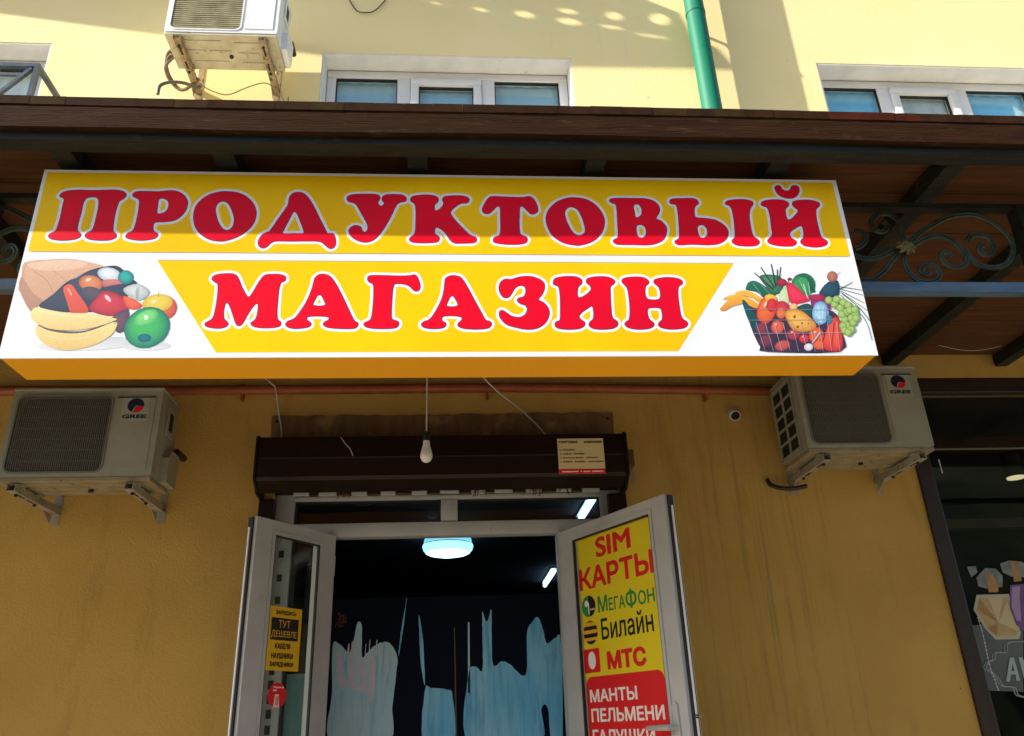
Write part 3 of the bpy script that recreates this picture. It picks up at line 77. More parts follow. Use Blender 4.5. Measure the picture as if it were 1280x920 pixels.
MATS = {}
def mat(name, col, rough=0.6, metal=0.0, col2=None, scale=4.0, stretch=(1, 1, 1), lo=0.35, hi=0.7, detail=4.0,
        bump=0.0, bscale=60.0, spec=0.5, coat=0.0, dirt=None, dscale=9.0, dlo=0.55, dhi=0.75, dstretch=(1, 1, 1), emit=None, estr=0.0, world=False):
    if name in MATS:
        return MATS[name]
    m = bpy.data.materials.new(name)
    m.use_nodes = True
    t = m.node_tree
    b = t.nodes['Principled BSDF']
    b.inputs['Roughness'].default_value = rough
    b.inputs['Metallic'].default_value = metal
    b.inputs['Specular IOR Level'].default_value = spec
    b.inputs['Coat Weight'].default_value = coat
    tc = t.nodes.new('ShaderNodeTexCoord')
    src = tc.outputs['Object']
    if world:
        g = t.nodes.new('ShaderNodeNewGeometry')
        src = g.outputs['Position']
    c1 = (*col, 1)
    b.inputs['Base Color'].default_value = c1
    def noise(sc, st, det=4.0, rgh=0.55):
        mp = t.nodes.new('ShaderNodeMapping')
        mp.inputs['Scale'].default_value = st
        n = t.nodes.new('ShaderNodeTexNoise')
        n.inputs['Scale'].default_value = sc
        n.inputs['Detail'].default_value = det
        n.inputs['Roughness'].default_value = rgh
        t.links.new(src, mp.inputs['Vector'])
        t.links.new(mp.outputs[0], n.inputs['Vector'])
        return n.outputs['Fac']
    def rng(v, a, z):
        r = t.nodes.new('ShaderNodeMapRange')
        r.inputs['From Min'].default_value = a
        r.inputs['From Max'].default_value = z
        t.links.new(v, r.inputs['Value'])
        return r.outputs['Result']
    def mix(f, a, c):
        x = t.nodes.new('ShaderNodeMix')
        x.data_type = 'RGBA'
        t.links.new(f, x.inputs['Factor'])
        for v, i in ((a, 6), (c, 7)):
            if isinstance(v, tuple):
                x.inputs[i].default_value = v
            else:
                t.links.new(v, x.inputs[i])
        return x.outputs[2]
    cur = c1
    if col2 is not None:
        cur = mix(rng(noise(scale, stretch, detail), lo, hi), cur, (*col2, 1))
    if dirt is not None:
        cur = mix(rng(noise(dscale, dstretch, 6.0, 0.65), dlo, dhi), cur, (*dirt, 1))
    if not isinstance(cur, tuple):
        t.links.new(cur, b.inputs['Base Color'])
    if bump > 0:
        bp = t.nodes.new('ShaderNodeBump')
        bp.inputs['Strength'].default_value = bump
        bp.inputs['Distance'].default_value = 0.01
        t.links.new(noise(bscale, stretch, 5.0, 0.6), bp.inputs['Height'])
        t.links.new(bp.outputs[0], b.inputs['Normal'])
    if emit:
        b.inputs['Emission Color'].default_value = (*emit, 1)
        b.inputs['Emission Strength'].default_value = estr
    MATS[name] = m
    return m

def glass(name, tint, f0=0.05, rough=0.02, refl=1.0):
    m = bpy.data.materials.new(name)
    m.use_nodes = True
    t = m.node_tree
    t.nodes.clear()
    out = t.nodes.new('ShaderNodeOutputMaterial')
    tr = t.nodes.new('ShaderNodeBsdfTransparent')
    tr.inputs[0].default_value = (*tint, 1)
    gl = t.nodes.new('ShaderNodeBsdfGlossy')
    gl.inputs['Roughness'].default_value = rough
    gl.inputs['Color'].default_value = (refl, refl, refl, 1)
    lw = t.nodes.new('ShaderNodeLayerWeight')
    pw = t.nodes.new('ShaderNodeMath'); pw.operation = 'POWER'; pw.inputs[1].default_value = 5.0
    ml = t.nodes.new('ShaderNodeMath'); ml.operation = 'MULTIPLY_ADD'
    ml.inputs[1].default_value = 1.0 - f0; ml.inputs[2].default_value = f0
    mx = t.nodes.new('ShaderNodeMixShader')
    t.links.new(lw.outputs['Facing'], pw.inputs[0])
    t.links.new(pw.outputs[0], ml.inputs[0])
    t.links.new(ml.outputs[0], mx.inputs[0])
    t.links.new(tr.outputs[0], mx.inputs[1])
    t.links.new(gl.outputs[0], mx.inputs[2])
    t.links.new(mx.outputs[0], out.inputs['Surface'])
    return m

def vcol_mat(name, rough=0.35):
    m = bpy.data.materials.new(name)
    m.use_nodes = True
    t = m.node_tree
    b = t.nodes['Principled BSDF']
    b.inputs['Roughness'].default_value = rough
    a = t.nodes.new('ShaderNodeAttribute')
    a.attribute_name = 'print'
    tc = t.nodes.new('ShaderNodeTexCoord')
    n = t.nodes.new('ShaderNodeTexNoise'); n.inputs['Scale'].default_value = 90; n.inputs['Detail'].default_value = 6; n.inputs['Roughness'].default_value = 0.7
    r = t.nodes.new('ShaderNodeMapRange'); r.inputs['From Min'].default_value = 0.3; r.inputs['From Max'].default_value = 0.7
    r.inputs['To Min'].default_value = 0.90; r.inputs['To Max'].default_value = 1.04
    x = t.nodes.new('ShaderNodeMix'); x.data_type = 'RGBA'; x.blend_type = 'MULTIPLY'; x.inputs['Factor'].default_value = 1.0
    t.links.new(tc.outputs['Object'], n.inputs['Vector']); t.links.new(n.outputs['Fac'], r.inputs['Value'])
    t.links.new(a.outputs['Color'], x.inputs[6]); t.links.new(r.outputs[0], x.inputs[7])
    t.links.new(x.outputs[2], b.inputs['Base Color'])
    return m

class MB:
    def __init__(s):
        s.v = []
        s.f = []
        s.c = None
    def add(s, vs, fs):
        n = len(s.v)
        s.v += [tuple(p) for p in vs]
        s.f += [tuple(i + n for i in f) for f in fs]
        return s
    def box(s, x0, x1, y0, y1, z0, z1):
        x0, x1 = sorted((x0, x1)); y0, y1 = sorted((y0, y1)); z0, z1 = sorted((z0, z1))
        return s.add([(x0, y0, z0), (x1, y0, z0), (x1, y1, z0), (x0, y1, z0), (x0, y0, z1), (x1, y0, z1), (x1, y1, z1), (x0, y1, z1)],
                     [(0, 3, 2, 1), (4, 5, 6, 7), (0, 1, 5, 4), (1, 2, 6, 5), (2, 3, 7, 6), (3, 0, 4, 7)])
    def rbox(s, x0, x1, y0, y1, z0, z1, r=0.01, seg=2):
        bm = bmesh.new()
        t = MB().box(x0, x1, y0, y1, z0, z1)
        vs = [bm.verts.new(p) for p in t.v]
        for f in t.f:
            bm.faces.new([vs[i] for i in f])
        bmesh.ops.bevel(bm, geom=bm.edges[:], offset=r, segments=seg, profile=0.5, affect='EDGES')
        bm.verts.index_update()
        s.add([v.co[:] for v in bm.verts], [[v.index for v in f.verts] for f in bm.faces])
        bm.free()
        return s
    def bar(s, a, b, w, h=None, up=(0, 0, 1)):
        a = Vector(a); b = Vector(b); h = h or w
        d = (b - a).normalized(); upv = Vector(up)
        if abs(d.dot(upv)) > 0.98:
            upv = Vector((0, 1, 0))
        x = d.cross(upv).normalized(); y = x.cross(d)
        pts = [p + x * sx * w / 2 + y * sy * h / 2 for p in (a, b) for sx, sy in ((-1, -1), (1, -1), (1, 1), (-1, 1))]
        return s.add(pts, [(0, 1, 2, 3)[::-1], (4, 5, 6, 7), (0, 1, 5, 4), (1, 2, 6, 5), (2, 3, 7, 6), (3, 0, 4, 7)])
    def tube(s, path, r, n=8, cap=True):
        path = [Vector(p) for p in path]
        vs = []; fs = []
        ref = Vector((0.13, 0.97, 0.21))
        m = len(path)
        px = None
        for i, p in enumerate(path):
            d = (path[min(i + 1, m - 1)] - path[max(i - 1, 0)])
            d = d.normalized() if d.length > 1e-9 else Vector((0, 0, 1))
            x = px if px is not None else d.cross(ref)
            x = (x - d * x.dot(d))
            if x.length < 1e-6:
                x = d.orthogonal()
            x.normalize(); px = x
            y = d.cross(x)
            rr = r[i] if isinstance(r, (list, tuple)) else r
            for k in range(n):
                a = 2 * math.pi * k / n
                vs.append(p + x * rr * math.cos(a) + y * rr * math.sin(a))
        for i in range(m - 1):
            for k in range(n):
                k2 = (k + 1) % n
                fs.append((i * n + k, i * n + k2, (i + 1) * n + k2, (i + 1) * n + k))
        if cap:
            fs.append(tuple(range(n))[::-1])
            fs.append(tuple((m - 1) * n + k for k in range(n)))
        return s.add(vs, fs)
    def lathe(s, prof, o=(0, 0, 0), axis='Z', n=24):
        o = Vector(o)
        vs = []; fs = []
        for r, h in prof:
            for k in range(n):
                a = 2 * math.pi * k / n
                c, q = r * math.cos(a), r * math.sin(a)
                vs.append(o + (Vector((c, q, h)) if axis == 'Z' else Vector((c, h, q)) if axis == 'Y' else Vector((h, c, q))))
        m = len(prof)
        for i in range(m - 1):
            for k in range(n):
                k2 = (k + 1) % n
                fs.append((i * n + k, i * n + k2, (i + 1) * n + k2, (i + 1) * n + k))
        fs.append(tuple(range(n))); fs.append(tuple((m - 1) * n + k for k in range(n)))
        return s.add(vs, fs)
    def flat(s, loops, fr, d0, d1):
        """outline with holes, thickness from d0 to d1; fr(u, v, d) -> 3-D"""
        pts = [p for l in loops for p in l]
        tri = tessellate_polygon([[Vector((p[0], p[1], 0)) for p in l] for l in loops])
        n = len(pts)
        vs = [fr(p[0], p[1], d1) for p in pts] + [fr(p[0], p[1], d0) for p in pts]
        fs = [tuple(t) for t in tri] + [tuple(i + n for i in t)[::-1] for t in tri]
        k = 0
        for l in loops:
            m = len(l)
            for i in range(m):
                a, b = k + i, k + (i + 1) % m
                fs.append((a, b, b + n, a + n))
            k += m
        return s.add(vs, fs)
    def build(s, name, material, parent=None, smooth=False, world=True, **props):
        me = bpy.data.meshes.new(name)
        vs = s.v
        if parent is not None and world:
            inv = WM[parent.name].inverted()
            vs = [inv @ Vector(p) for p in s.v]
        me.from_pydata([tuple(p) for p in vs], [], s.f)
        bm = bmesh.new(); bm.from_mesh(me)
        bmesh.ops.recalc_face_normals(bm, faces=bm.faces[:])
        bm.to_mesh(me); bm.free()
        if smooth:
            for p in me.polygons:
                p.use_smooth = True
            try:
                me.set_sharp_from_angle(angle=R(35))
            except Exception:
                pass
        if material is not None:
            me.materials.append(material)
        o = bpy.data.objects.new(name, me)
        COL.objects.link(o)
        if parent is not None:
            o.parent = parent
            WM[o.name] = WM[parent.name].copy()
        else:
            WM[o.name] = Matrix.Identity(4)
        for k, v in props.items():
            o[k] = v
        return o

WM = {}
def thing(name, label, cat, loc=(0, 0, 0), rotz=0.0, group=None):
    o = bpy.data.objects.new(name, None)
    COL.objects.link(o)
    o.empty_display_size = 0.2
    o.location = loc
    o.rotation_euler = (0, 0, rotz)
    o['label'] = label
    o['category'] = cat
    if group:
        o['group'] = group
    WM[o.name] = Matrix.Translation(Vector(loc)) @ Matrix.Rotation(rotz, 4, 'Z')
    return o
def tag(o, label, cat, group=None):
    o['label'] = label
    o['category'] = cat
    if group:
        o['group'] = group
    return o

def smooth_loop(pts, n=4):
    out = []
    m = len(pts)
    for i in range(m):
        p0, p1, p2, p3 = pts[i - 1], pts[i], pts[(i + 1) % m], pts[(i + 2) % m]
        for k in range(n):
            t = k / n
            out.append(tuple(0.5 * (2 * p1[j] + (p2[j] - p0[j]) * t + (2 * p0[j] - 5 * p1[j] + 4 * p2[j] - p3[j]) * t * t
                             + (-p0[j] + 3 * p1[j] - 3 * p2[j] + p3[j]) * t ** 3) for j in (0, 1)))
    return out
def smooth_path(pts, n=5):
    q = [pts[0]] + list(pts) + [pts[-1]]
    out = []
    for i in range(len(pts) - 1):
        p0, p1, p2, p3 = q[i], q[i + 1], q[i + 2], q[i + 3]
        for k in range(n):
            t = k / n
            out.append(tuple(0.5 * (2 * p1[j] + (p2[j] - p0[j]) * t + (2 * p0[j] - 5 * p1[j] + 4 * p2[j] - p3[j]) * t * t
                             + (-p0[j] + 3 * p1[j] - 3 * p2[j] + p3[j]) * t ** 3) for j in range(len(p1))))
    out.append(tuple(pts[-1]))
    return out
def grow(loops, off, step):
    """outlines of the shape grown by off (distance field and marching squares)"""
    A = []; B = []
    for l in loops:
        for i in range(len(l)):
            A.append(l[i]); B.append(l[(i + 1) % len(l)])
    return grow_segments(A, B, off, step)
def grow_segments(A, B, off, step, winding=False):
    A = np.array(A); B = np.array(B)
    lo = A.min(0) - off - 3.137 * step; hi = A.max(0) + off + 3 * step
    xs = np.arange(lo[0], hi[0], step); ys = np.arange(lo[1], hi[1], step)
    X, Y = np.meshgrid(xs, ys, indexing='ij')
    D = np.full(X.shape, 1e9); inside = np.zeros(X.shape, bool)
    for a, b in zip(A, B):
        d = b - a
        t = np.clip(((X - a[0]) * d[0] + (Y - a[1]) * d[1]) / max(d @ d, 1e-12), 0, 1)
        D = np.minimum(D, np.hypot(X - a[0] - t * d[0], Y - a[1] - t * d[1]))
        c = (a[1] > Y) != (b[1] > Y)
        with np.errstate(divide='ignore', invalid='ignore'):
            xi = (b[0] - a[0]) * (Y - a[1]) / (b[1] - a[1]) + a[0]
        inside ^= c & (X < xi)
    if winding:
        W = np.zeros(X.shape, int)
        for a, b in zip(A, B):
            if a[1] == b[1]:
                continue
            c = ((a[1] > Y) != (b[1] > Y)) & (X < (b[0] - a[0]) * (Y - a[1]) / (b[1] - a[1]) + a[0])
            W += c * (1 if b[1] > a[1] else -1)
        inside = W != 0
        # edges buried inside an overlap do not bound the shape
        D = np.where(inside, np.minimum(D, 1e9), D)
    F = np.where(inside, -D, D) - off
    F = np.where(np.abs(F) < 1e-9, 1e-9, F)
    segs = {}
    nx, ny = F.shape
    def ept(e):
        (i, j), (k, l) = e
        t = F[i, j] / (F[i, j] - F[k, l])
        return (xs[i] + t * (xs[k] - xs[i]), ys[j] + t * (ys[l] - ys[j]))
    for i in range(nx - 1):
        for j in range(ny - 1):
            cs = [(i, j), (i + 1, j), (i + 1, j + 1), (i, j + 1)]
            ins = [F[c] < 0 for c in cs]
            if all(ins) or not any(ins):
                continue
            ent = []; ext = []
            for k in range(4):
                a, b = cs[k], cs[(k + 1) % 4]
                if ins[k] != ins[(k + 1) % 4]:
                    e = (min(a, b), max(a, b))
                    (ext if ins[k] else ent).append(e)
            for a, b in zip(ext, ent):
                segs[a] = b
    out = []
    while segs:
        s = next(iter(segs)); l = [s]; c = segs.pop(s)
        while c != s and c in segs:
            l.append(c); c = segs.pop(c)
        if len(l) > 5:
            p = [ept(e) for e in l]
            q = []
            for k in range(len(p)):           # drop points on straight runs
                a, b, c2 = p[k - 1], p[k], p[(k + 1) % len(p)]
                if math.hypot(b[0] - a[0], b[1] - a[1]) > step * 0.05:
                    q.append(b)
            out.append(q)
    return out

def poly_area(l):
    return sum(l[k - 1][0] * l[k][1] - l[k][0] * l[k - 1][1] for k in range(len(l))) / 2
def in_loop(p, l):
    c = False
    for k in range(len(l)):
        a, b = l[k - 1], l[k]
        if (a[1] > p[1]) != (b[1] > p[1]) and p[0] < (b[0] - a[0]) * (p[1] - a[1]) / (b[1] - a[1]) + a[0]:
            c = not c
    return c
def islands(loops, min_hole=0.0):
    """sort grown loops into outlines with their holes"""
    big = max(loops, key=lambda l: abs(poly_area(l)))
    sg = 1 if poly_area(big) > 0 else -1
    outs = [l for l in loops if poly_area(l) * sg > 0]
    holes = [l for l in loops if poly_area(l) * sg < 0 and abs(poly_area(l)) > min_hole]
    return [[o] + [h for h in holes if in_loop(h[0], o)] for o in outs]
def text_loops(s, bold):
    """outlines of a line of writing, thickened by bold (in letter heights)"""
    c = bpy.data.curves.new('lettering', 'FONT')
    c.body = s
    c.resolution_u = 4
    o = bpy.data.objects.new('lettering', c)
    COL.objects.link(o)
    bpy.context.view_layer.update()
    cu = o.to_curve(bpy.context.evaluated_depsgraph_get())
    A = []; B = []
    for sp in cu.splines:
        pts = []
        if sp.type == 'BEZIER':
            bp = sp.bezier_points
            for k in range(len(bp)):
                p, q = bp[k], bp[(k + 1) % len(bp)]
                for j in range(5):
                    t = j / 5
                    v = p.co * (1 - t) ** 3 + p.handle_right * 3 * t * (1 - t) ** 2 + q.handle_left * 3 * t * t * (1 - t) + q.co * t ** 3
                    pts.append((v.x, v.y))
        else:
            pts = [(p.co.x, p.co.y) for p in sp.points]
        for k in range(len(pts)):
            A.append(pts[k]); B.append(pts[(k + 1) % len(pts)])
    o.to_curve_clear()
    bpy.data.objects.remove(o); bpy.data.curves.remove(c)
    return grow_segments(A, B, max(bold, 0.001), 0.016, True)
def add_text(mb, s, box, fr, d, bold=0.0, shear=0.0):
    L = text_loops(s, bold)
    A = np.array([p for l in L for p in l]); lo = A.min(0); hi = A.max(0)
    u0, u1, v0, v1 = box
    def mp(p):
        w = (p[0] - lo[0]) / (hi[0] - lo[0]); t = (p[1] - lo[1]) / (hi[1] - lo[1])
        return (u0 + (u1 - u0) * w + shear * t * (v1 - v0), v0 + (v1 - v0) * t)
    for isl in islands(L):
        isl = [[mp(p) for p in l] for l in isl]
        pts = [p for l in isl for p in l]
        tri = tessellate_polygon([[Vector((p[0], p[1], 0)) for p in l] for l in isl])
        mb.add([fr(float(u), float(v), d) for u, v in pts], [tuple(t) for t in tri])
    return mb
def ell(cx, cy, rx, ry, n=24, a0=0.0, a1=2 * math.pi):
    m = n if a1 - a0 > 6.28 else n - 1
    return [(cx + rx * math.cos(a0 + (a1 - a0) * k / m), cy + ry * math.sin(a0 + (a1 - a0) * k / m)) for k in range(n)]
def rrect(x0, x1, y0, y1, r, n=5):
    out = []
    for cx, cy, a in ((x1 - r, y1 - r, 0), (x0 + r, y1 - r, 90), (x0 + r, y0 + r, 180), (x1 - r, y0 + r, 270)):
        for k in range(n + 1):
            t = R(a + 90 * k / n)
            out.append((cx + r * math.cos(t), cy + r * math.sin(t)))
    return out
def rect(x0, x1, y0, y1):
    return [(x0, y0), (x1, y0), (x1, y1), (x0, y1)]

# ------------------------------------------------------------------ materials
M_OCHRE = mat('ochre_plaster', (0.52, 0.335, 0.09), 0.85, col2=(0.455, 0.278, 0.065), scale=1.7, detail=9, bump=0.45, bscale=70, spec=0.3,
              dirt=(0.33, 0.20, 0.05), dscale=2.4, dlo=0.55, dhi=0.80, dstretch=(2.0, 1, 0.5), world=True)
def add_runs(m, x0, x1, col):
    """dark rain runs down the plaster between two places along the wall"""
    t = m.node_tree
    b = t.nodes['Principled BSDF']
    old = b.inputs['Base Color'].links[0].from_socket
    g = t.nodes.new('ShaderNodeNewGeometry')
    mp = t.nodes.new('ShaderNodeMapping'); mp.inputs['Scale'].default_value = (13, 1, 0.35)
    n = t.nodes.new('ShaderNodeTexNoise'); n.inputs['Scale'].default_value = 2.0; n.inputs['Detail'].default_value = 6; n.inputs['Roughness'].default_value = 0.65
    t.links.new(g.outputs['Position'], mp.inputs['Vector']); t.links.new(mp.outputs[0], n.inputs['Vector'])
    r = t.nodes.new('ShaderNodeMapRange'); r.inputs['From Min'].default_value = 0.52; r.inputs['From Max'].default_value = 0.72
    t.links.new(n.outputs['Fac'], r.inputs['Value'])
    sp = t.nodes.new('ShaderNodeSeparateXYZ'); t.links.new(g.outputs['Position'], sp.inputs[0])
    f = r.outputs[0]
    for a, z in ((x0, x0 + 0.35), (x1, x1 - 0.45)):
        w = t.nodes.new('ShaderNodeMapRange'); w.interpolation_type = 'SMOOTHSTEP'
        w.inputs['From Min'].default_value = min(a, z); w.inputs['From Max'].default_value = max(a, z)
        if a > z:
            w.inputs['To Min'].default_value = 1; w.inputs['To Max'].default_value = 0
        t.links.new(sp.outputs['X'], w.inputs['Value'])
        k = t.nodes.new('ShaderNodeMath'); k.operation = 'MULTIPLY'
        t.links.new(f, k.inputs[0]); t.links.new(w.outputs[0], k.inputs[1])
        f = k.outputs[0]
    k = t.nodes.new('ShaderNodeMath'); k.operation = 'MULTIPLY'; k.inputs[1].default_value = 0.6
    t.links.new(f, k.inputs[0])
    x = t.nodes.new('ShaderNodeMix'); x.data_type = 'RGBA'
    t.links.new(k.outputs[0], x.inputs['Factor']); t.links.new(old, x.inputs[6]); x.inputs[7].default_value = (*col, 1)
    t.links.new(x.outputs[2], b.inputs['Base Color'])
def add_specks(m, col, scale, size):
    t = m.node_tree
    b = t.nodes['Principled BSDF']
    old = b.inputs['Base Color'].links[0].from_socket
    g = t.nodes.new('ShaderNodeNewGeometry')
    n = t.nodes.new('ShaderNodeTexNoise'); n.inputs['Scale'].default_value = 14
    t.links.new(g.outputs['Position'], n.inputs['Vector'])
    ad = t.nodes.new('ShaderNodeVectorMath'); ad.operation = 'MULTIPLY_ADD'; ad.inputs[1].default_value = (0.03, 0.03, 0.03)
    t.links.new(n.outputs['Color'], ad.inputs[0]); t.links.new(g.outputs['Position'], ad.inputs[2])
    v = t.nodes.new('ShaderNodeTexVoronoi'); v.inputs['Scale'].default_value = scale
    t.links.new(ad.outputs[0], v.inputs['Vector'])
    r = t.nodes.new('ShaderNodeMapRange'); r.inputs['From Min'].default_value = size; r.inputs['From Max'].default_value = size * 1.6
    r.inputs['To Min'].default_value = 0.75; r.inputs['To Max'].default_value = 0.0
    t.links.new(v.outputs['Distance'], r.inputs['Value'])
    x = t.nodes.new('ShaderNodeMix'); x.data_type = 'RGBA'
    t.links.new(r.outputs[0], x.inputs['Factor']); t.links.new(old, x.inputs[6]); x.inputs[7].default_value = (*col, 1)
    t.links.new(x.outputs[2], b.inputs['Base Color'])
add_specks(M_OCHRE, (0.10, 0.06, 0.03), 3.6, 0.022)
add_runs(M_OCHRE, 0.95, 2.35, (0.15, 0.115, 0.065))
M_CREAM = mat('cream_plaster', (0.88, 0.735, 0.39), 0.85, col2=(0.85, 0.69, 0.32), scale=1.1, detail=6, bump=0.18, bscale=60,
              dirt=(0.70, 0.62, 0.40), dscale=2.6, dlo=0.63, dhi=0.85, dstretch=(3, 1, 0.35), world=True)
add_specks(M_CREAM, (0.40, 0.33, 0.20), 3.0, 0.018)
M_WHITEPL = mat('white_plaster', (0.78, 0.77, 0.74), 0.8, col2=(0.66, 0.66, 0.64), scale=6, bump=0.15, dirt=(0.35, 0.34, 0.32), dscale=14, dlo=0.64, dhi=0.8)
M_PVC = mat('white_plastic', (0.80, 0.80, 0.80), 0.35, col2=(0.72, 0.72, 0.72), scale=3, dirt=(0.50, 0.49, 0.46), dscale=12, dlo=0.66, dhi=0.85)
M_PVC_OLD = mat('greyed_plastic', (0.44, 0.46, 0.475), 0.4, col2=(0.36, 0.38, 0.395), scale=4, dirt=(0.30, 0.28, 0.25), dscale=14, dlo=0.62, dhi=0.82)
M_SEAL = mat('black_rubber', (0.012, 0.012, 0.013), 0.6)
M_BLACK = mat('black_void', (0.006, 0.006, 0.007), 0.8)
M_ROOM = mat('room_darkness', (0.032, 0.034, 0.045), 0.8, col2=(0.02, 0.021, 0.03))  # near-black base puts the dimness of the rooms into the colour
M_WOOD = mat('brown_stained_wood', (0.040, 0.0165, 0.006), 0.85, spec=0.08, col2=(0.018, 0.007, 0.0035), scale=6, stretch=(0.5, 9, 9), lo=0.3, hi=0.72, detail=9, bump=0.7, bscale=22,
             dirt=(0.065, 0.038, 0.018), dscale=26, dlo=0.58, dhi=0.78, dstretch=(0.4, 1, 1.6))
M_WOOD2 = mat('brown_soffit_wood', (0.105, 0.043, 0.015), 0.7, spec=0.2, col2=(0.055, 0.021, 0.008), scale=5, stretch=(0.6, 10, 10), lo=0.3, hi=0.75, detail=7, bump=0.3, bscale=14)
M_BEAM = mat('dark_green_beam_paint', (0.019, 0.022, 0.017), 0.55, spec=0.25, col2=(0.010, 0.010, 0.008), scale=9, stretch=(0.6, 4, 4), bump=0.25, dirt=(0.06, 0.045, 0.026), dscale=18, dlo=0.6, dhi=0.75)
M_IRON = mat('patinated_iron', (0.045, 0.075, 0.058), 0.45, metal=0.3, col2=(0.02, 0.028, 0.022), scale=22, bump=0.2, dirt=(0.13, 0.105, 0.05), dscale=30, dlo=0.6, dhi=0.75)
M_RAIL = mat('blue_rail', (0.085, 0.155, 0.25), 0.45, col2=(0.05, 0.095, 0.16), scale=14, stretch=(0.5, 3, 3), dirt=(0.06, 0.06, 0.06), dscale=24, dlo=0.6, dhi=0.8)  # blue tone of the bottom rails, mottled darker
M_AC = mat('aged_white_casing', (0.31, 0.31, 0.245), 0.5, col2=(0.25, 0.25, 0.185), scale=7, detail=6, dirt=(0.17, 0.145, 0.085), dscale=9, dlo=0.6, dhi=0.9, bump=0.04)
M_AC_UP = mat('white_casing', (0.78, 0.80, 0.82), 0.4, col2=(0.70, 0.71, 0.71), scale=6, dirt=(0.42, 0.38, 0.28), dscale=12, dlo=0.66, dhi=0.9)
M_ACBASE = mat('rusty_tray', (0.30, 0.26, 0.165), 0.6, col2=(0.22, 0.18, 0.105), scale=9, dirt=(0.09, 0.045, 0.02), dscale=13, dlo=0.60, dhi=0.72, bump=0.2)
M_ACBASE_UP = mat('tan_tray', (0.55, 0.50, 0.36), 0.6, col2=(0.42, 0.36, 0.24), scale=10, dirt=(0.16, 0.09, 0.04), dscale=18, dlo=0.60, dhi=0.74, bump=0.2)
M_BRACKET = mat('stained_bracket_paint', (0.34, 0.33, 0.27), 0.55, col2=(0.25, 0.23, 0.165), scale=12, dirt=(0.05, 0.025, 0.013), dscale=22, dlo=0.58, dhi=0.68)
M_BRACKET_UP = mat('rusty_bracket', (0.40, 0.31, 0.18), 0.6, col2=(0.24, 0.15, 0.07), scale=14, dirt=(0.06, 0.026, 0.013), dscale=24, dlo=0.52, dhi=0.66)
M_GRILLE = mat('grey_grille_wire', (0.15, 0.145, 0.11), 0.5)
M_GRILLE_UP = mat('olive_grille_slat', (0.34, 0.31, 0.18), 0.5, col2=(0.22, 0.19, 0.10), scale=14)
M_FIN = mat('dark_cavity', (0.014, 0.013, 0.012), 0.7)
M_SHUT = mat('brown_shutter_paint', (0.016, 0.0075, 0.0048), 0.35, col2=(0.011, 0.005, 0.0035), scale=5, spec=0.22, dirt=(0.034, 0.019, 0.010), dscale=10, dlo=0.64, dhi=0.9)
M_GREEN = mat('green_pipe_paint', (0.006, 0.15, 0.095), 0.55, spec=0.3, col2=(0.006, 0.155, 0.085), scale=6, dirt=(0.35, 0.38, 0.34), dscale=28, dlo=0.73, dhi=0.76)
M_ORANGE = mat('orange_pipe_paint', (0.33, 0.085, 0.022), 0.45, col2=(0.24, 0.058, 0.017), scale=8, dirt=(0.12, 0.04, 0.02), dscale=20, dlo=0.6, dhi=0.78)
M_CABLE_W = mat('white_cable', (0.50, 0.48, 0.44), 0.5)
M_CABLE_B = mat('black_cable', (0.012, 0.012, 0.012), 0.5)
M_S_WHITE = mat('sign_white_film', (0.76, 0.81, 0.86), 0.4, spec=0.12, col2=(0.7068, 0.7533, 0.7998), scale=2.2, detail=3, bump=0.04, bscale=6, dirt=(0.62, 0.66, 0.7), dscale=7, dlo=0.62, dhi=0.9, dstretch=(1.6, 1, 0.5))
M_S_YEL = mat('sign_yellow_film', (0.90, 0.575, 0.001), 0.4, spec=0.12, col2=(0.837, 0.4743, 0.0019), scale=2.2, detail=3, bump=0.04, bscale=6, dirt=(0.732, 0.42, 0.0136), dscale=7, dlo=0.62, dhi=0.9, dstretch=(1.6, 1, 0.5))
M_S_RED = mat('sign_red_film', (0.78, 0.002, 0.020), 0.4, spec=0.12, col2=(0.6138, 0.0019, 0.0242), scale=2.2, detail=3, bump=0.04, bscale=6, dirt=(0.54, 0.0136, 0.0328), dscale=7, dlo=0.62, dhi=0.9, dstretch=(1.6, 1, 0.5))
M_S_NAVY = mat('sign_navy_film', (0.08, 0.02, 0.14), 0.4, spec=0.12)
M_S_SIDE = mat('sign_orange_side', (0.80, 0.37, 0.004), 0.4)
M_PRINT = vcol_mat('printed_picture')
M_P_YEL = mat('poster_yellow', (0.72, 0.60, 0.015), 0.35)
M_P_RED = mat('poster_red', (0.66, 0.012, 0.018), 0.35)
M_P_WHITE = mat('poster_white', (0.78, 0.76, 0.74), 0.4)
M_P_GREEN = mat('poster_green', (0.008, 0.24, 0.06), 0.4)
M_P_BLACK = mat('poster_black', (0.012, 0.011, 0.010), 0.4)
M_P_PAPER = mat('paper_cream', (0.62, 0.52, 0.27), 0.7)
M_P_ORANGE = mat('poster_amber', (0.78, 0.38, 0.02), 0.4)
M_ST_YEL = mat('sticker_yellow', (0.74, 0.46, 0.012), 0.45)
M_NAVY = mat('badge_navy', (0.010, 0.014, 0.035), 0.4)
M_BADGE = mat('badge_plate', (0.33, 0.335, 0.275), 0.45)
M_CHROME = mat('chrome', (0.75, 0.75, 0.75), 0.15, metal=1.0)
M_GLASS = glass('window_glass', (0.92, 0.97, 0.98), 0.07, 0.02)
M_GLASS_D = glass('door_glass', (0.92, 0.96, 0.95), 0.04, 0.02)
M_GLASS_S = glass('shop_front_glass', (0.80, 0.82, 0.80), 0.022, 0.03)

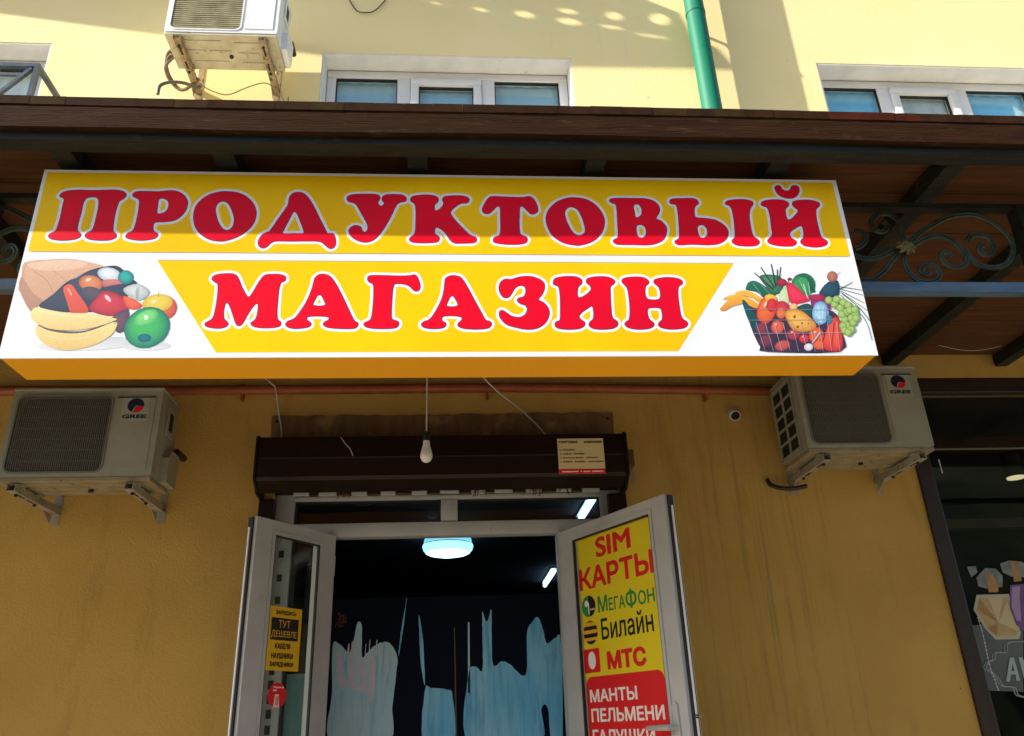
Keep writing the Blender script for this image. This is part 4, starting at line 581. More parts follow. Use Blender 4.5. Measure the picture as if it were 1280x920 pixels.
# ------------------------------------------------------------------ ground
g = MB(); g.add([(-400, -400, 0), (400, -400, 0), (400, 30, 0), (-400, 30, 0)], [(0, 1, 2, 3)])
g.build('ground', mat('pale_asphalt', (0.24, 0.21, 0.165), 0.9, col2=(0.19, 0.165, 0.13), scale=0.6, bump=0.3, bscale=20, world=True), kind='structure')
g = MB(); g.box(-14, 14, -3.2, -0.002, -0.05, 0.14)
g.build('pavement', mat('concrete_paving', (0.52, 0.43, 0.30), 0.85, col2=(0.44, 0.36, 0.25), scale=1.5, bump=0.3, world=True), kind='structure')
g = MB(); g.box(-1.6, 1.6, -1.5, -0.003, 0.14, 0.36).box(-1.3, 1.3, -1.1, -0.004, 0.36, 0.58)
g.build('porch_steps', mat('concrete_step', (0.46, 0.39, 0.28), 0.85, col2=(0.40, 0.33, 0.24), scale=3, world=True), kind='structure')

# added unseen dark slope behind the camera, blocks low sky and darkens reflections
g = MB(); vs = []; fs = []
nx = 80
prof = [(-15, 0.0), (-17, 3.0), (-20, 6.0), (-26, 9.0), (-40, 12.0), (-80, 14.0)]
for i in range(nx + 1):
    x = -90 + 180 * i / nx
    for j, (y, z) in enumerate(prof):
        vs.append((x, y + random.uniform(-0.6, 0.6), z * (1 + 0.18 * math.sin(x * 0.21 + j) + random.uniform(-0.1, 0.1)) - (0.3 if j == 0 else 0)))
    if i:
        for j in range(len(prof) - 1):
            a = (i - 1) * len(prof) + j; b = i * len(prof) + j
            fs.append((a, b, b + 1, a + 1))
g.add(vs, fs).build('sky_block_slope', mat('sky_block_green', (0.05, 0.065, 0.03), 0.9, col2=(0.03, 0.04, 0.02), scale=0.8, world=True), kind='structure')

# ------------------------------------------------------------------ building
BLD = thing('apartment_building', 'yellow plastered apartment building with ochre ground floor and white upstairs windows', 'building', (0, 0, 0))
def wall_with_openings(x0, x1, z0, z1, ops, th):
    mb = MB()
    xs = sorted({x0, x1, *[v for o in ops for v in o[:2]]})
    zs = sorted({z0, z1, *[v for o in ops for v in o[2:]]})
    for i in range(len(xs) - 1):
        for j in range(len(zs) - 1):
            a, b, c, d = xs[i], xs[i + 1], zs[j], zs[j + 1]
            if any(o[0] - 1e-6 <= a and b <= o[1] + 1e-6 and o[2] - 1e-6 <= c and d <= o[3] + 1e-6 for o in ops):
                continue
            mb.add([(a, 0, c), (b, 0, c), (b, 0, d), (a, 0, d)], [(0, 1, 2, 3)])
            mb.add([(a, th, c), (b, th, c), (b, th, d), (a, th, d)], [(3, 2, 1, 0)])
    for a, b, c, d in ops:
        for p, q in (((a, c), (b, c)), ((b, c), (b, d)), ((b, d), (a, d)), ((a, d), (a, c))):
            mb.add([(p[0], 0, p[1]), (q[0], 0, q[1]), (q[0], th, q[1]), (p[0], th, p[1])], [(0, 1, 2, 3)])
    for p, q in (((x0, z0), (x1, z0)), ((x1, z0), (x1, z1)), ((x1, z1), (x0, z1)), ((x0, z1), (x0, z0))):
        mb.add([(p[0], 0, p[1]), (q[0], 0, q[1]), (q[0], th, q[1]), (p[0], th, p[1])], [(0, 1, 2, 3)])
    return mb
DOOR = (-0.935, 0.905, 0.58, 2.80)
SHOP = (2.615, 6.2, 0.58, 3.395)
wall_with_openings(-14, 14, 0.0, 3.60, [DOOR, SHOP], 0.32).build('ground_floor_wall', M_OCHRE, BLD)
WINS = [(-0.872, 0.846, 4.40, 5.848), (2.621, 4.36, 4.40, 5.862), (-4.40, -2.655, 4.40, 5.868)]
wall_with_openings(-14, 14, 3.603, 11.0, WINS, 0.36).build('upper_wall', M_CREAM, BLD)
# old plaster strip over the shutter
g = MB(); ptsL = []
for i in range(41):
    x = -0.985 + 1.893 * i / 40
    ptsL.append((x, 3.186 + random.uniform(-0.006, 0.006)))
g.flat([ptsL[::-1] + [(-0.975, 3.0), (0.90, 3.0)]], lambda u, v, d: (u, -d, v), 0.001, 0.012)
g.build('plaster_strip', mat('stained_plaster', (0.20, 0.115, 0.045), 0.85, col2=(0.10, 0.055, 0.025), scale=6, stretch=(3, 1, 0.6), detail=7, dirt=(0.33, 0.21, 0.08), dscale=5, dlo=0.55, dhi=0.7, bump=0.4, world=True), BLD)
for x in (-0.955, 0.875):
    g = MB(); g.lathe([(0.008, 0), (0.008, -0.006), (0.004, -0.009)], (x, -0.011, 3.15), 'Y', 10).build('anchor_bolt', M_FIN, BLD, True)

M_BLIND = mat('blue_grey_blind', (0.42, 0.60, 0.68), 0.8, col2=(0.34, 0.53, 0.62), scale=3, stretch=(0.3, 1, 14))
M_BLIND_B = mat('blue_blind', (0.24, 0.66, 0.90), 0.8, col2=(0.20, 0.58, 0.84), scale=3, stretch=(0.3, 1, 14))
M_NET = mat('grey_net_curtain', (0.74, 0.73, 0.66), 0.9, col2=(0.62, 0.61, 0.55), scale=6, stretch=(6, 1, 0.4))
def window(x0, x1, z0, z1, sash_at, blinds, rev_top=True, yfr=0.15):
    r = MB()
    t = 0.012
    r.box(x0 + 0.001, x1 - 0.001, 0.004, yfr, z1 - t, z1 - 0.001)
    if rev_top:
        r.box(x0 + 0.001, x0 + t, 0.004, yfr, z0, z1 - t - 0.001).box(x1 - t, x1 - 0.001, 0.004, yfr, z0, z1 - t - 0.001)
    w = r.build('window', M_WHITEPL, BLD)
    w['label'] = 'white framed upstairs window behind the canopy edge'
    fx0, fx1, fz0, fz1 = x0 + t + 0.002, x1 - t - 0.002, z0 + 0.002, z1 - t - 0.002
    f = MB()
    fw = 0.062
    bx = [fx0, fx0 + (fx1 - fx0) * 0.315, fx0 + (fx1 - fx0) * 0.665, fx1]
    y0, y1 = yfr + 0.001, yfr + 0.07
    f.rbox(fx0, fx1, y0, y1, fz1 - fw, fz1, 0.006).rbox(fx0, fx1, y0, y1, fz0, fz0 + fw, 0.006)
    f.rbox(fx0, fx0 + fw, y0, y1, fz0 + fw, fz1 - fw, 0.006).rbox(fx1 - fw, fx1, y0, y1, fz0 + fw, fz1 - fw, 0.006)
    for b in bx[1:3]:
        f.rbox(b - 0.045, b + 0.045, y0, y1, fz0 + fw, fz1 - fw, 0.006)
    f.build('frame', M_PVC, w, True)
    for i in range(3):
        a = bx[i] + (fw if i == 0 else 0.045)
        b = bx[i + 1] - (fw if i == 2 else 0.045)
        c, d = fz0 + fw, fz1 - fw
        if i == sash_at:
            s = MB(); q = 0.06
            ys0, ys1 = y0 - 0.018, y1 - 0.01
            s.rbox(a + 0.003, b - 0.003, ys0, ys1, d - q, d - 0.008, 0.006).rbox(a + 0.003, b - 0.003, ys0, ys1, c + 0.003, c + q, 0.006)
            s.rbox(a + 0.003, a + q, ys0, ys1, c + q, d - q, 0.006).rbox(b - q, b - 0.003, ys0, ys1, c + q, d - q, 0.006)
            s.build('sash', M_PVC, w, True)
            a, b, c, d = a + q, b - q, c + q, d - q
        e = MB(); k = 0.012
        yy = y0 + 0.012
        e.box(a, b, yy, yy + 0.02, d - k, d).box(a, b, yy, yy + 0.02, c, c + k).box(a, a + k * 0.6, yy, yy + 0.02, c + k, d - k).box(b - k * 0.6, b, yy, yy + 0.02, c + k, d - k)
        e.build('seal', M_SEAL, w)
        p = MB(); p.box(a, b, yy + 0.021, yy + 0.027, c, d).build('pane', M_GLASS, w)
        n = 14
        p = MB(); vs = []; fs = []
        for j in range(n + 1):
            x = a + (b - a) * j / n
            vs += [(x, yy + 0.045 + 0.006 * math.sin(j * 1.9), c), (x, yy + 0.045 + 0.006 * math.sin(j * 1.9 + 0.4), d)]
            if j:
                fs.append((2 * j - 2, 2 * j, 2 * j + 1, 2 * j - 1))
        p.add(vs, fs).build('blind', blinds[i], w, True)
    return w
window(*WINS[0], 1, (M_BLIND,) * 3); window(*WINS[1], 1, (M_BLIND_B, M_NET, M_BLIND_B)); window(*WINS[2], 1, (M_NET,) * 3)
g = MB(); g.box(-13.9, 13.9, 0.7, 0.75, 3.9, 6.4); g.build('room_partition', M_ROOM, BLD)

# added unseen slab: outline and holes shaped to throw the upper wall's shade
fr_b = lambda u, v, d: (u / 1000, v / 1000, 7.2 + d)
outer = [(-9000, 0)] + [(-9000, SHADE[0][1])] + SHADE + [(300, 0)]
g = MB(); g.flat([outer] + SPOTS, fr_b, 0.0, 0.03); g.build('shade_slab', M_WHITEPL, BLD)
for x in (-8.95, -3.35):
    g = MB(); g.box(x - 0.05, x + 0.05, -0.5, -0.002, 6.9, 7.199); g.build('shade_slab_bracket', M_WHITEPL, BLD)

# ------------------------------------------------------------------ shop room and entrance
g = MB()
def room(mb, x0, x1, y0, y1, z0, z1):
    mb.add([(x0, y0, z0), (x1, y0, z0), (x1, y1, z0), (x0, y1, z0), (x0, y0, z1), (x1, y0, z1), (x1, y1, z1), (x0, y1, z1)],
           [(0, 1, 2, 3), (4, 7, 6, 5), (1, 5, 6, 2), (2, 6, 7, 3), (3, 7, 4, 0)])
room(g, -2.4, 2.4, 0.321, 6.0, 0.58, 2.93)
g.build('shop_room', M_ROOM, BLD)
g = MB(); room(g, 2.45, 8, 0.321, 5.0, 0.58, 3.398); g.build('neighbour_room', M_ROOM, BLD)

F = MB()
yf0, yf1 = 0.03, 0.10
F.rbox(-0.93, -0.832, yf0, yf1, 0.58, 2.79, 0.006).rbox(0.80, 0.90, yf0, yf1, 0.58, 2.79, 0.006)
F.rbox(-0.832, 0.80, yf0 - 0.006, yf1, 2.716, 2.738, 0.004)
F.rbox(-0.832, 0.80, yf0 - 0.012, yf1, 2.518, 2.592, 0.008)
F.rbox(-0.062, 0.028, yf0 - 0.004, yf1, 2.593, 2.715, 0.008)
F.rbox(-0.69, -0.618, yf0, yf1, 0.58, 2.517, 0.006).rbox(0.552, 0.62, yf0, yf1, 0.58, 2.517, 0.006)
DF = F.build('door_frame', M_PVC_OLD, BLD, True)
for a, b, c, d in ((-0.832, -0.062, 2.592, 2.716), (0.028, 0.80, 2.592, 2.716), (-0.832, -0.69, 0.62, 2.517), (0.62, 0.80, 0.62, 2.517)):
    e = MB(); k = 0.008
    e.box(a, b, 0.05, 0.07, d - k, d).box(a, b, 0.05, 0.07, c, c + k).box(a, a + k, 0.05, 0.07, c + k, d - k).box(b - k, b, 0.05, 0.07, c + k, d - k)
    e.build('seal', M_SEAL, DF)
    g = MB(); g.box(a, b, 0.071, 0.077, c, d).build('pane', M_GLASS_D, DF)
for z, h in ((2.42, 0.035), (2.30, 0.035), (2.19, 0.035), (1.855, 0.04), (1.79, 0.04), (1.725, 0.04), (1.66, 0.04), (1.59, 0.04)):
    g = MB(); g.box(-0.893, -0.868, 0.024, 0.0295, z, z + h).build('lock_slot', M_FIN, DF)
for x in (-0.64, 0.575):
    g = MB(); g.lathe([(0.006, 0), (0.006, -0.004)], (x, 0.0295, 2.30), 'Y', 10).build('screw_cap', M_PVC, DF, True)

def leaf(name, hinge, ang, width, z0, z1, inner0, inner1, zin, label):
    e = Vector((math.cos(ang), math.sin(ang), 0))
    nrm = Vector((e.y, -e.x, 0))
    if nrm.dot(Vector((-hinge[0], -4.2 - hinge[1], 0))) < 0:
        nrm = -nrm
    H = Vector((hinge[0], hinge[1], 0))
    fr = lambda u, v, d: tuple(H + e * u + nrm * d + Vector((0, 0, v)))
    th = 0.058
    L = thing(name, label, 'door', (hinge[0], hinge[1], z0))
    m = MB()
    m.flat([rect(0, width, z0, z1), rect(inner0, inner1, z0 + 0.14, zin)[::-1]], fr, -th, 0.0)
    m.build('frame', M_PVC_OLD, L)
    m = MB(); q = 0.014
    m.flat([rect(inner0 - 0.004, inner1 + 0.004, z0 + 0.136, zin + 0.004), rect(inner0 + q, inner1 - q, z0 + 0.14 + q, zin - q)[::-1]], fr, 0.001, 0.005)
    m.build('glazing_bead', M_PVC_OLD, L)
    m = MB()
    m.flat([rect(inner0 + q - 0.001, inner1 - q + 0.001, z0 + 0.14 + q - 0.001, zin - q + 0.001), rect(inner0 + q + 0.007, inner1 - q - 0.007, z0 + 0.14 + q + 0.007, zin - q - 0.007)[::-1]], fr, -0.012, 0.0015)
    m.build('seal', M_SEAL, L)
    m = MB(); m.flat([rect(inner0, inner1, z0 + 0.14, zin)], fr, -0.03, -0.024)
    m.build('pane', M_GLASS_D, L)
    m = MB()
    m.flat([rect(width - 0.012, width + 0.010, z0 + 0.002, z1 - 0.002)], fr, -th + 0.012, -0.018)
    m.build('edge_gasket', M_SEAL, L)
    m = MB()
    m.flat([rect(width + 0.0101, width + 0.016, z0 + 0.05, z1 - 0.05)], fr, -th + 0.022, -0.028)
    m.build('lock_strip', M_PVC, L)
    for z in (z0 + 0.2, z1 - 0.15):
        m = MB(); m.tube([fr(-0.012, z - 0.05, -0.02), fr(-0.012, z + 0.05, -0.02)], 0.011, 10).build('hinge', M_PVC_OLD, L, True)
    return L, fr
aL = math.atan2(-0.458, -0.299)
aR = math.atan2(-0.765, 0.383)
LL, frL = leaf('door_leaf', (-0.603, 0.0), aL, 0.547, 0.60, 2.521, 0.10, 0.44, 2.468, 'narrow white glazed door leaf, swung open on the left of the doorway')
RL, frR = leaf('door_leaf', (0.557, 0.0), aR, 0.853, 0.60, 2.512, 0.115, 0.757, 2.462, 'wide white glazed door leaf with lever handle, swung open on the right')
# lever handle
m = MB()
m.flat([rrect(0.768, 0.802, 1.475, 1.655, 0.014)], frR, 0.0005, 0.010)
hd = m.build('handle', M_PVC_OLD, RL)
m = MB(); m.tube([frR(0.785, 1.563, 0.010), frR(0.785, 1.563, 0.05)], 0.011, 10)
m.tube([frR(0.793, 1.563, 0.05), frR(0.74, 1.563, 0.052), frR(0.66, 1.562, 0.05), frR(0.645, 1.562, 0.047)], [0.012, 0.012, 0.010, 0.008], 10)
m.build('lever', M_PVC_OLD, hd, True)
m = MB(); m.tube([frR(0.862, 1.60, -0.03), frR(0.89, 1.60, -0.03)], 0.008, 8).build('latch_bolt', M_CHROME, RL, True)

# poster on the right leaf
PO = thing('poster', 'yellow and red SIM card and dumplings poster on the wide door leaf', 'poster', frR(0.43, 1.0, 0))
D0 = -0.0235
def part_text(parent, m_, name, fr, items, d, bold=0.0):
    mb = MB()
    for it in items:
        s, box = it[0], it[1]
        add_text(mb, s, box, fr, d, it[2] if len(it) > 2 else bold)
    return mb.build(name, m_, parent)
m = MB(); m.flat([[(0.129, 0.80), (0.705, 0.80), (0.737, 2.449), (0.132, 2.455)]], frR, D0, D0 + 0.001); m.build('sheet', M_P_YEL, PO)
m = MB(); m.flat([rrect(0.134, 0.709, 0.82, 1.789, 0.045)], frR, D0 + 0.0012, D0 + 0.0016); m.build('red_panel', M_P_RED, PO)
T = D0 + 0.0022
part_text(PO, M_P_RED, 'lettering', frR, [('SIM', (0.29, 0.566, 2.33, 2.428)), ('КАРТЫ', (0.136, 0.712, 2.193, 2.297))], T, 0.03)
part_text(PO, M_P_GREEN, 'lettering', frR, [('М', (0.276, 0.352, 2.072, 2.148), 0.02), ('ЕГА', (0.362, 0.487, 2.071, 2.130), 0.02), ('Ф', (0.492, 0.572, 2.062, 2.148), 0.02), ('ОН', (0.582, 0.698, 2.068, 2.130), 0.02)], T)
part_text(PO, M_P_BLACK, 'lettering', frR, [('Билайн', (0.288, 0.672, 1.945, 2.046), 0.012)], T)
part_text(PO, M_P_RED, 'lettering', frR, [('МТС', (0.315, 0.60, 1.811, 1.893), 0.05)], T)
part_text(PO, M_P_WHITE, 'lettering', frR, [('МАНТЫ', (0.159, 0.515, 1.677, 1.733), 0.03), ('ПЕЛЬМЕНИ', (0.160, 0.686, 1.592, 1.65), 0.03), ('ГАЛУШКИ', (0.160, 0.61, 1.503, 1.56), 0.03)], T)
# emblems beside the words
lg = MB(); lg.flat([ell(0.198, 2.112, 0.055, 0.050, 26, R(95), R(275))], frR, T, T + 0.0004); lg.build('emblem', M_P_GREEN, PO)
lg = MB(); lg.flat([ell(0.201, 2.112, 0.055, 0.050, 26, R(-85), R(95))], frR, T, T + 0.0004); em = lg.build('emblem', M_P_BLACK, PO)
lg = MB(); lg.flat([ell(0.182, 2.126, 0.014, 0.016, 14)], frR, T + 0.0005, T + 0.0008).flat([rect(0.195, 0.204, 2.075, 2.13)], frR, T + 0.0005, T + 0.0008)
for k in range(3):
    lg.flat([ell(0.216 + 0.013 * k, 2.095, 0.0045, 0.0045, 8)], frR, T + 0.0005, T + 0.0008)
lg.build('emblem_dots', M_P_WHITE, PO)
lg = MB(); lg.flat([ell(0.20, 1.989, 0.058, 0.054, 30)], frR, T, T + 0.0004); lg.build('emblem', M_P_BLACK, PO)
lg = MB()
def band(y0, y1):
    pts = []
    for k in range(9):
        y = y0 + (y1 - y0) * k / 8
        h = 0.058 * math.sqrt(max(0, 1 - ((y - 1.989) / 0.054) ** 2))
        pts.append((0.20 + h, y))
    q = [(0.40 - a, b) for a, b in pts][::-1]
    return pts + q
for a, b in ((2.018, 2.036), (1.984, 2.001), (1.951, 1.966)):
    lg.flat([band(a, b)], frR, T + 0.0005, T + 0.0009)
lg.build('emblem_stripe', M_P_ORANGE, PO)
lg = MB(); lg.flat([rect(0.131, 0.258, 1.807, 1.914)], frR, T, T + 0.0004); lg.build('emblem', M_P_RED, PO)
lg = MB(); lg.flat([[(x, y + (0.008 if y > 1.86 else 0)) for x, y in ell(0.197, 1.858, 0.030, 0.036, 24)]], frR, T + 0.0006, T + 0.0009); lg.build('emblem_egg', M_P_WHITE, PO)

# stickers on the left leaf
ST = thing('sticker', 'small yellow and black phone accessory sticker on the narrow door leaf', 'sticker', frL(0.29, 1.85, 0))
m = MB(); m.flat([rect(0.186, 0.405, 1.856, 2.136)], frL, D0, D0 + 0.0008); m.build('sheet', M_ST_YEL, ST)
m = MB(); m.flat([rect(0.204, 0.381, 1.988, 2.086)], frL, D0 + 0.001, D0 + 0.0014); m.build('black_panel', M_P_BLACK, ST)
def mir(fr, c):          # writing runs from the free edge to the hinge on this leaf
    return lambda u, v, d: fr(c - u, v, d)
fm = mir(frL, 0.59)
part_text(ST, M_P_BLACK, 'lettering', fm, [('ЗАРЯДИСЬ', (0.231, 0.365, 2.098, 2.120), 0.04), ('КАБЕЛЯ', (0.242, 0.340, 1.950, 1.974), 0.05), ('НАУШНИКИ', (0.223, 0.362, 1.908, 1.933), 0.05), ('ЗАРЯДНИКИ', (0.216, 0.367, 1.869, 1.894), 0.05)], D0 + 0.0018)
part_text(ST, M_ST_YEL, 'lettering', fm, [('ТУТ', (0.255, 0.330, 2.043, 2.076), 0.0), ('ДЕШЕВЛЕ', (0.214, 0.377, 1.996, 2.03), 0.0)], D0 + 0.0020)
RS = thing('sticker', 'round red sticker with small white barcode below the yellow one', 'sticker', frL(0.31, 1.70, 0))
m = MB(); m.flat([ell(0.309, 1.752, 0.057, 0.054, 30)], frL, D0, D0 + 0.0008); m.build('disc', M_P_RED, RS)
m = MB(); m.flat([[(0.292, 1.702), (0.330, 1.702), (0.322, 1.756), (0.300, 1.756)]], frL, D0 + 0.001, D0 + 0.0014); m.build('white_tag', M_P_WHITE, RS)
m = MB()
for k in range(5):
    m.flat([rect(0.300 + 0.004 * k, 0.302 + 0.004 * k, 1.71, 1.748)], frL, D0 + 0.0016, D0 + 0.0019)
m.build('barcode', M_P_RED, RS)
m = MB()
for a, b, y in ((0.272, 0.285, 1.782), (0.290, 0.300, 1.783), (0.304, 0.318, 1.782), (0.322, 0.335, 1.784), (0.315, 0.338, 1.770)):
    m.flat([rect(a, b, y, y + 0.006)], frL, D0 + 0.0012, D0 + 0.0015)
m.build('small_print', M_P_WHITE, RS)

# dark screen with torn pale film inside the doorway
SCN = thing('glass_screen', 'dark glass screen with ragged pale blue film shapes inside the doorway', 'screen', (0, 0.42, 0.58))
g = MB(); g.box(-0.90, 0.92, 0.415, 0.425, 0.60, 2.262)
g.build('dark_pane', mat('navy_glass', (0.005, 0.008, 0.020), 0.35, spec=0.05), SCN)
M_FILM = mat('pale_blue_film', (0.14, 0.54, 0.90), 0.5, col2=(0.34, 0.70, 0.90), scale=4, stretch=(1, 1, 0.35), detail=6, dirt=(0.05, 0.32, 0.64), dscale=5, dlo=0.48, dhi=0.72, dstretch=(6, 1, 0.5))
M_FILM2 = mat('pale_grey_film', (0.50, 0.74, 0.86), 0.5, col2=(0.32, 0.60, 0.80), scale=5, stretch=(1, 1, 0.4), dirt=(0.18, 0.44, 0.66), dscale=5, dlo=0.5, dhi=0.75, dstretch=(6, 1, 0.5))
M_OLIVE = mat('olive_strip', (0.09, 0.08, 0.03), 0.6)
fs_ = lambda u, v, d: (u / 1000, 0.4145 - d, v / 1000)
for k, l in enumerate(FILM):
    l2 = smooth_loop(l, 3) if k not in (5, 6) else l
    if k not in (5, 6):
        l2 = smooth_loop(l, 7)
        l2 = [(x + random.gauss(0, 0.8), y + random.gauss(0, 1.3)) for x, y in l2]
    g = MB(); g.flat([l2], fs_, 0.0, 0.0015)
    g.build('film_patch', (M_FILM2 if k in (0, 5) else M_OLIVE if k == 6 else M_FILM), SCN)
g = MB()
for k in range(16):
    x = -600 + 18 * k + random.uniform(-6, 6); zt = 2040 + random.uniform(-40, 25) - 5 * abs(k - 6); hh = random.uniform(50, 130); w = random.uniform(2, 7)
    g.flat([[(x - w, zt - hh), (x + w, zt - hh + 8), (x + w * 0.7 + 3, zt), (x - w * 0.4 + 3, zt - 4)]], fs_, 0.002, 0.0022 + 0.00005 * k)
for l in PINK:
    g.flat([smooth_loop(l, 3)], fs_, 0.003, 0.0032 + 0.0002 * PINK.index(l))
g.build('pink_print', mat('faint_pink_film', (0.66, 0.62, 0.78), 0.5, col2=(0.52, 0.60, 0.74), scale=30), SCN)
g = MB()
for k in range(26):
    x = -610 + random.gauss(0, 13); z = 2140 + random.gauss(0, 18); q = random.uniform(4, 11); a0 = random.uniform(0, 6)
    g.flat([[(x + q * random.uniform(0.5, 1.1) * math.cos(a0 + 1.2 * j), z + q * random.uniform(0.5, 1.1) * math.sin(a0 + 1.2 * j)) for j in range(5)]], fs_, 0.002, 0.0021 + 0.00004 * k)
g.build('red_print', mat('dull_red_film', (0.16, 0.02, 0.015), 0.6, col2=(0.05, 0.008, 0.008), scale=40), SCN)
# pale sheet seen through the left leaf
SH = MB(); SH.box(-0.815, -0.70, 0.078, 0.080, 1.50, 1.86)
tag(SH.build('paper_sheet', mat('pale_sheet', (0.22, 0.36, 0.38), 0.6, col2=(0.17, 0.30, 0.33), scale=6)), 'pale blue sheet behind the side glass left of the doorway', 'paper')

# ceiling lamp and tubes in the shop
CL = thing('ceiling_lamp', 'round glowing blue-white ceiling lamp inside the doorway', 'lamp', (-0.036, 2.0, 2.93))
g = MB(); g.lathe([(0.172, 0.0), (0.182, -0.02), (0.186, -0.052)], (-0.036, 2.0, 2.929), 'Z', 40).build('rim', mat('lamp_rim', (0.5, 0.6, 0.65), 0.4, emit=(0.16, 0.50, 0.62), estr=0.45), CL, True)
g = MB(); g.lathe([(0.184, -0.0522), (0.184, -0.060)], (-0.036, 2.0, 2.929), 'Z', 40).build('seam', M_FIN, CL, True)
g = MB(); g.lathe([(0.193, -0.0602), (0.195, -0.072), (0.187, -0.098), (0.168, -0.118)], (-0.036, 2.0, 2.929), 'Z', 40)
g.build('diffuser_ring', mat('lamp_diffuser_edge', (0.6, 0.8, 0.9), 0.4, emit=(0.22, 0.60, 0.80), estr=0.75), CL, True)
g = MB(); g.lathe([(0.1678, -0.1182), (0.150, -0.128), (0.10, -0.139), (0.05, -0.144), (0.008, -0.145)], (-0.036, 2.0, 2.929), 'Z', 40)
g.build('diffuser', mat('lamp_diffuser', (0.6, 0.8, 0.9), 0.4, emit=(0.55, 0.90, 1.0), estr=1.3), CL, True)
M_TUBE = mat('tube_light', (0.8, 0.9, 1), 0.4, emit=(0.45, 0.72, 1.0), estr=1.2)
for k, (a, b, lab) in enumerate(((0.78, 1.34, 'near glowing tube light, seen through the pane above the door'), (3.40, 4.25, 'far glowing tube light deep inside the doorway'))):
    TL = thing('tube_lamp', lab, 'lamp', (0.9, a, 2.93), group='tube lights on the shop ceiling')
    x = 0.90 if k == 0 else 0.952
    g = MB(); g.tube([(x, a, 2.895), (x, b, 2.895)], 0.02, 12).build('tube', M_TUBE, TL, True)
    g = MB(); g.box(x - 0.03, x + 0.03, a - 0.02, b + 0.02, 2.917, 2.9295).build('housing', M_PVC, TL)

# ------------------------------------------------------------------ roller shutter
RS_ = thing('roller_shutter', 'dark brown roller shutter box above the shop door', 'shutter', (-0.04, 0, 2.70))
x0, x1 = -0.985, 0.905
prof = [(-0.001, 2.995), (-0.215, 2.990), (-0.228, 2.985), (-0.236, 2.875), (-0.234, 2.865), (-0.228, 2.775), (-0.215, 2.758), (-0.14, 2.715), (-0.125, 2.79), (-0.001, 2.79)]
g = MB(); g.flat([prof], lambda u, v, d: (d, u, v), x0, x1); g.build('box', M_SHUT, RS_)
for a, b in ((x0 - 0.012, x0 - 0.0005), (x1 + 0.0005, x1 + 0.014)):
    pr = [(-0.002, 3.0), (-0.222, 2.998), (-0.243, 2.985), (-0.248, 2.87), (-0.238, 2.765), (-0.145, 2.705), (-0.002, 2.70)]
    g = MB(); g.flat([pr], lambda u, v, d: (d, u, v), a, b); g.build('end_cap', M_SHUT, RS_)
g = MB(); g.box(x0 + 0.01, x1 - 0.01, -0.239, -0.2365, 2.868, 2.873); g.build('seam', M_FIN, RS_)
for a, b in ((-1.0, -0.925), (0.835, 0.93)):
    g = MB(); g.box(a, b, -0.05, -0.001, 0.58, 2.709); g.build('guide_rail', M_SHUT, RS_)
g = MB(); g.box(-0.93, 0.90, -0.010, -0.004, 2.7395, 2.788); g.build('slot_backing', M_BLACK, RS_)
n = 11
for i in range(n):                      # pale tabs of the rolled-up curtain under the box
    cx = -0.80 + 1.55 * i / (n - 1) + random.uniform(-0.012, 0.012)
    w = random.uniform(0.034, 0.055)
    g = MB(); g.rbox(cx - w, cx + w, -0.03, -0.012, 2.728 + random.uniform(-0.004, 0.004), 2.764, 0.003); g.build('curtain_tab', M_PVC_OLD, RS_)
for x in (0.15, 0.42, 0.48, 0.60, -0.58):
    g = MB()
    for k in range(5):
        a = random.uniform(-0.02, 0.02)
        g.tube([(x + a, -0.035, 2.765), (x + a * 1.6, -0.04, 2.74), (x + a * 2.2, -0.042, 2.715 + random.uniform(-0.01, 0.01))], 0.0022, 5)
    g.build('frayed_brush', mat('reddish_bristle', (0.12, 0.02, 0.015), 0.7), RS_)

NP = thing('paper_notice', 'cream paper notice with red foot strip stuck on the shutter box', 'notice', (0.67, -0.25, 2.765))
def fn(u, v, d):
    t = (v - 2.764) / 0.192
    return (u, -0.2405 - 0.012 * (1 - abs(2 * t - 1)) * 0.4 - d, v)
vs = []; fs = []
for j in range(9):
    for i in range(2):
        vs.append(fn(0.549 + 0.243 * i, 2.764 + 0.192 * j / 8, 0))
for j in range(8):
    fs.append((2 * j, 2 * j + 1, 2 * j + 3, 2 * j + 2))
g = MB(); g.add(vs, fs)
g.add([(a, b + 0.001, c) for a, b, c in vs], [f[::-1] for f in fs]); g.build('sheet', M_P_PAPER, NP)
g = MB()
for j in range(1):
    g.add([fn(0.549, 2.764, 0.001), fn(0.792, 2.764, 0.001), fn(0.792, 2.790, 0.001), fn(0.549, 2.790, 0.001)], [(0, 1, 2, 3)])
g.build('foot_strip', M_P_RED, NP)
part_text(NP, M_P_BLACK, 'lettering', fn, [('ТОРГОВАЯ', (0.556, 0.655, 2.929, 2.942), 0.04), ('КОМПАНИЯ', (0.690, 0.782, 2.929, 2.942), 0.04)], 0.002)
g = MB()
for y, ln in ((2.888, (0.07,)), (2.866, (0.05, 0.055)), (2.845, (0.11, 0.07)), (2.824, (0.05, 0.06, 0.08))):
    x = 0.575
    g.flat([rect(0.560, 0.566, y, y + 0.006)], fn, 0.0015, 0.0019)
    for l in ln:
        k = x
        while k < x + l - 0.006:
            w = random.uniform(0.004, 0.007)
            g.flat([rect(k, k + w, y, y + random.uniform(0.006, 0.009))], fn, 0.0015, 0.0019)
            k += w + 0.0025
        x += l + 0.01
g.build('small_print', mat('brown_ink', (0.16, 0.07, 0.04), 0.6), NP)
g = MB()
for a, b in ((0.565, 0.65), (0.662, 0.668), (0.676, 0.71), (0.72, 0.78)):
    g.flat([rect(a, b, 2.773, 2.779)], fn, 0.0018, 0.0021)
g.build('small_print', M_P_WHITE, NP)

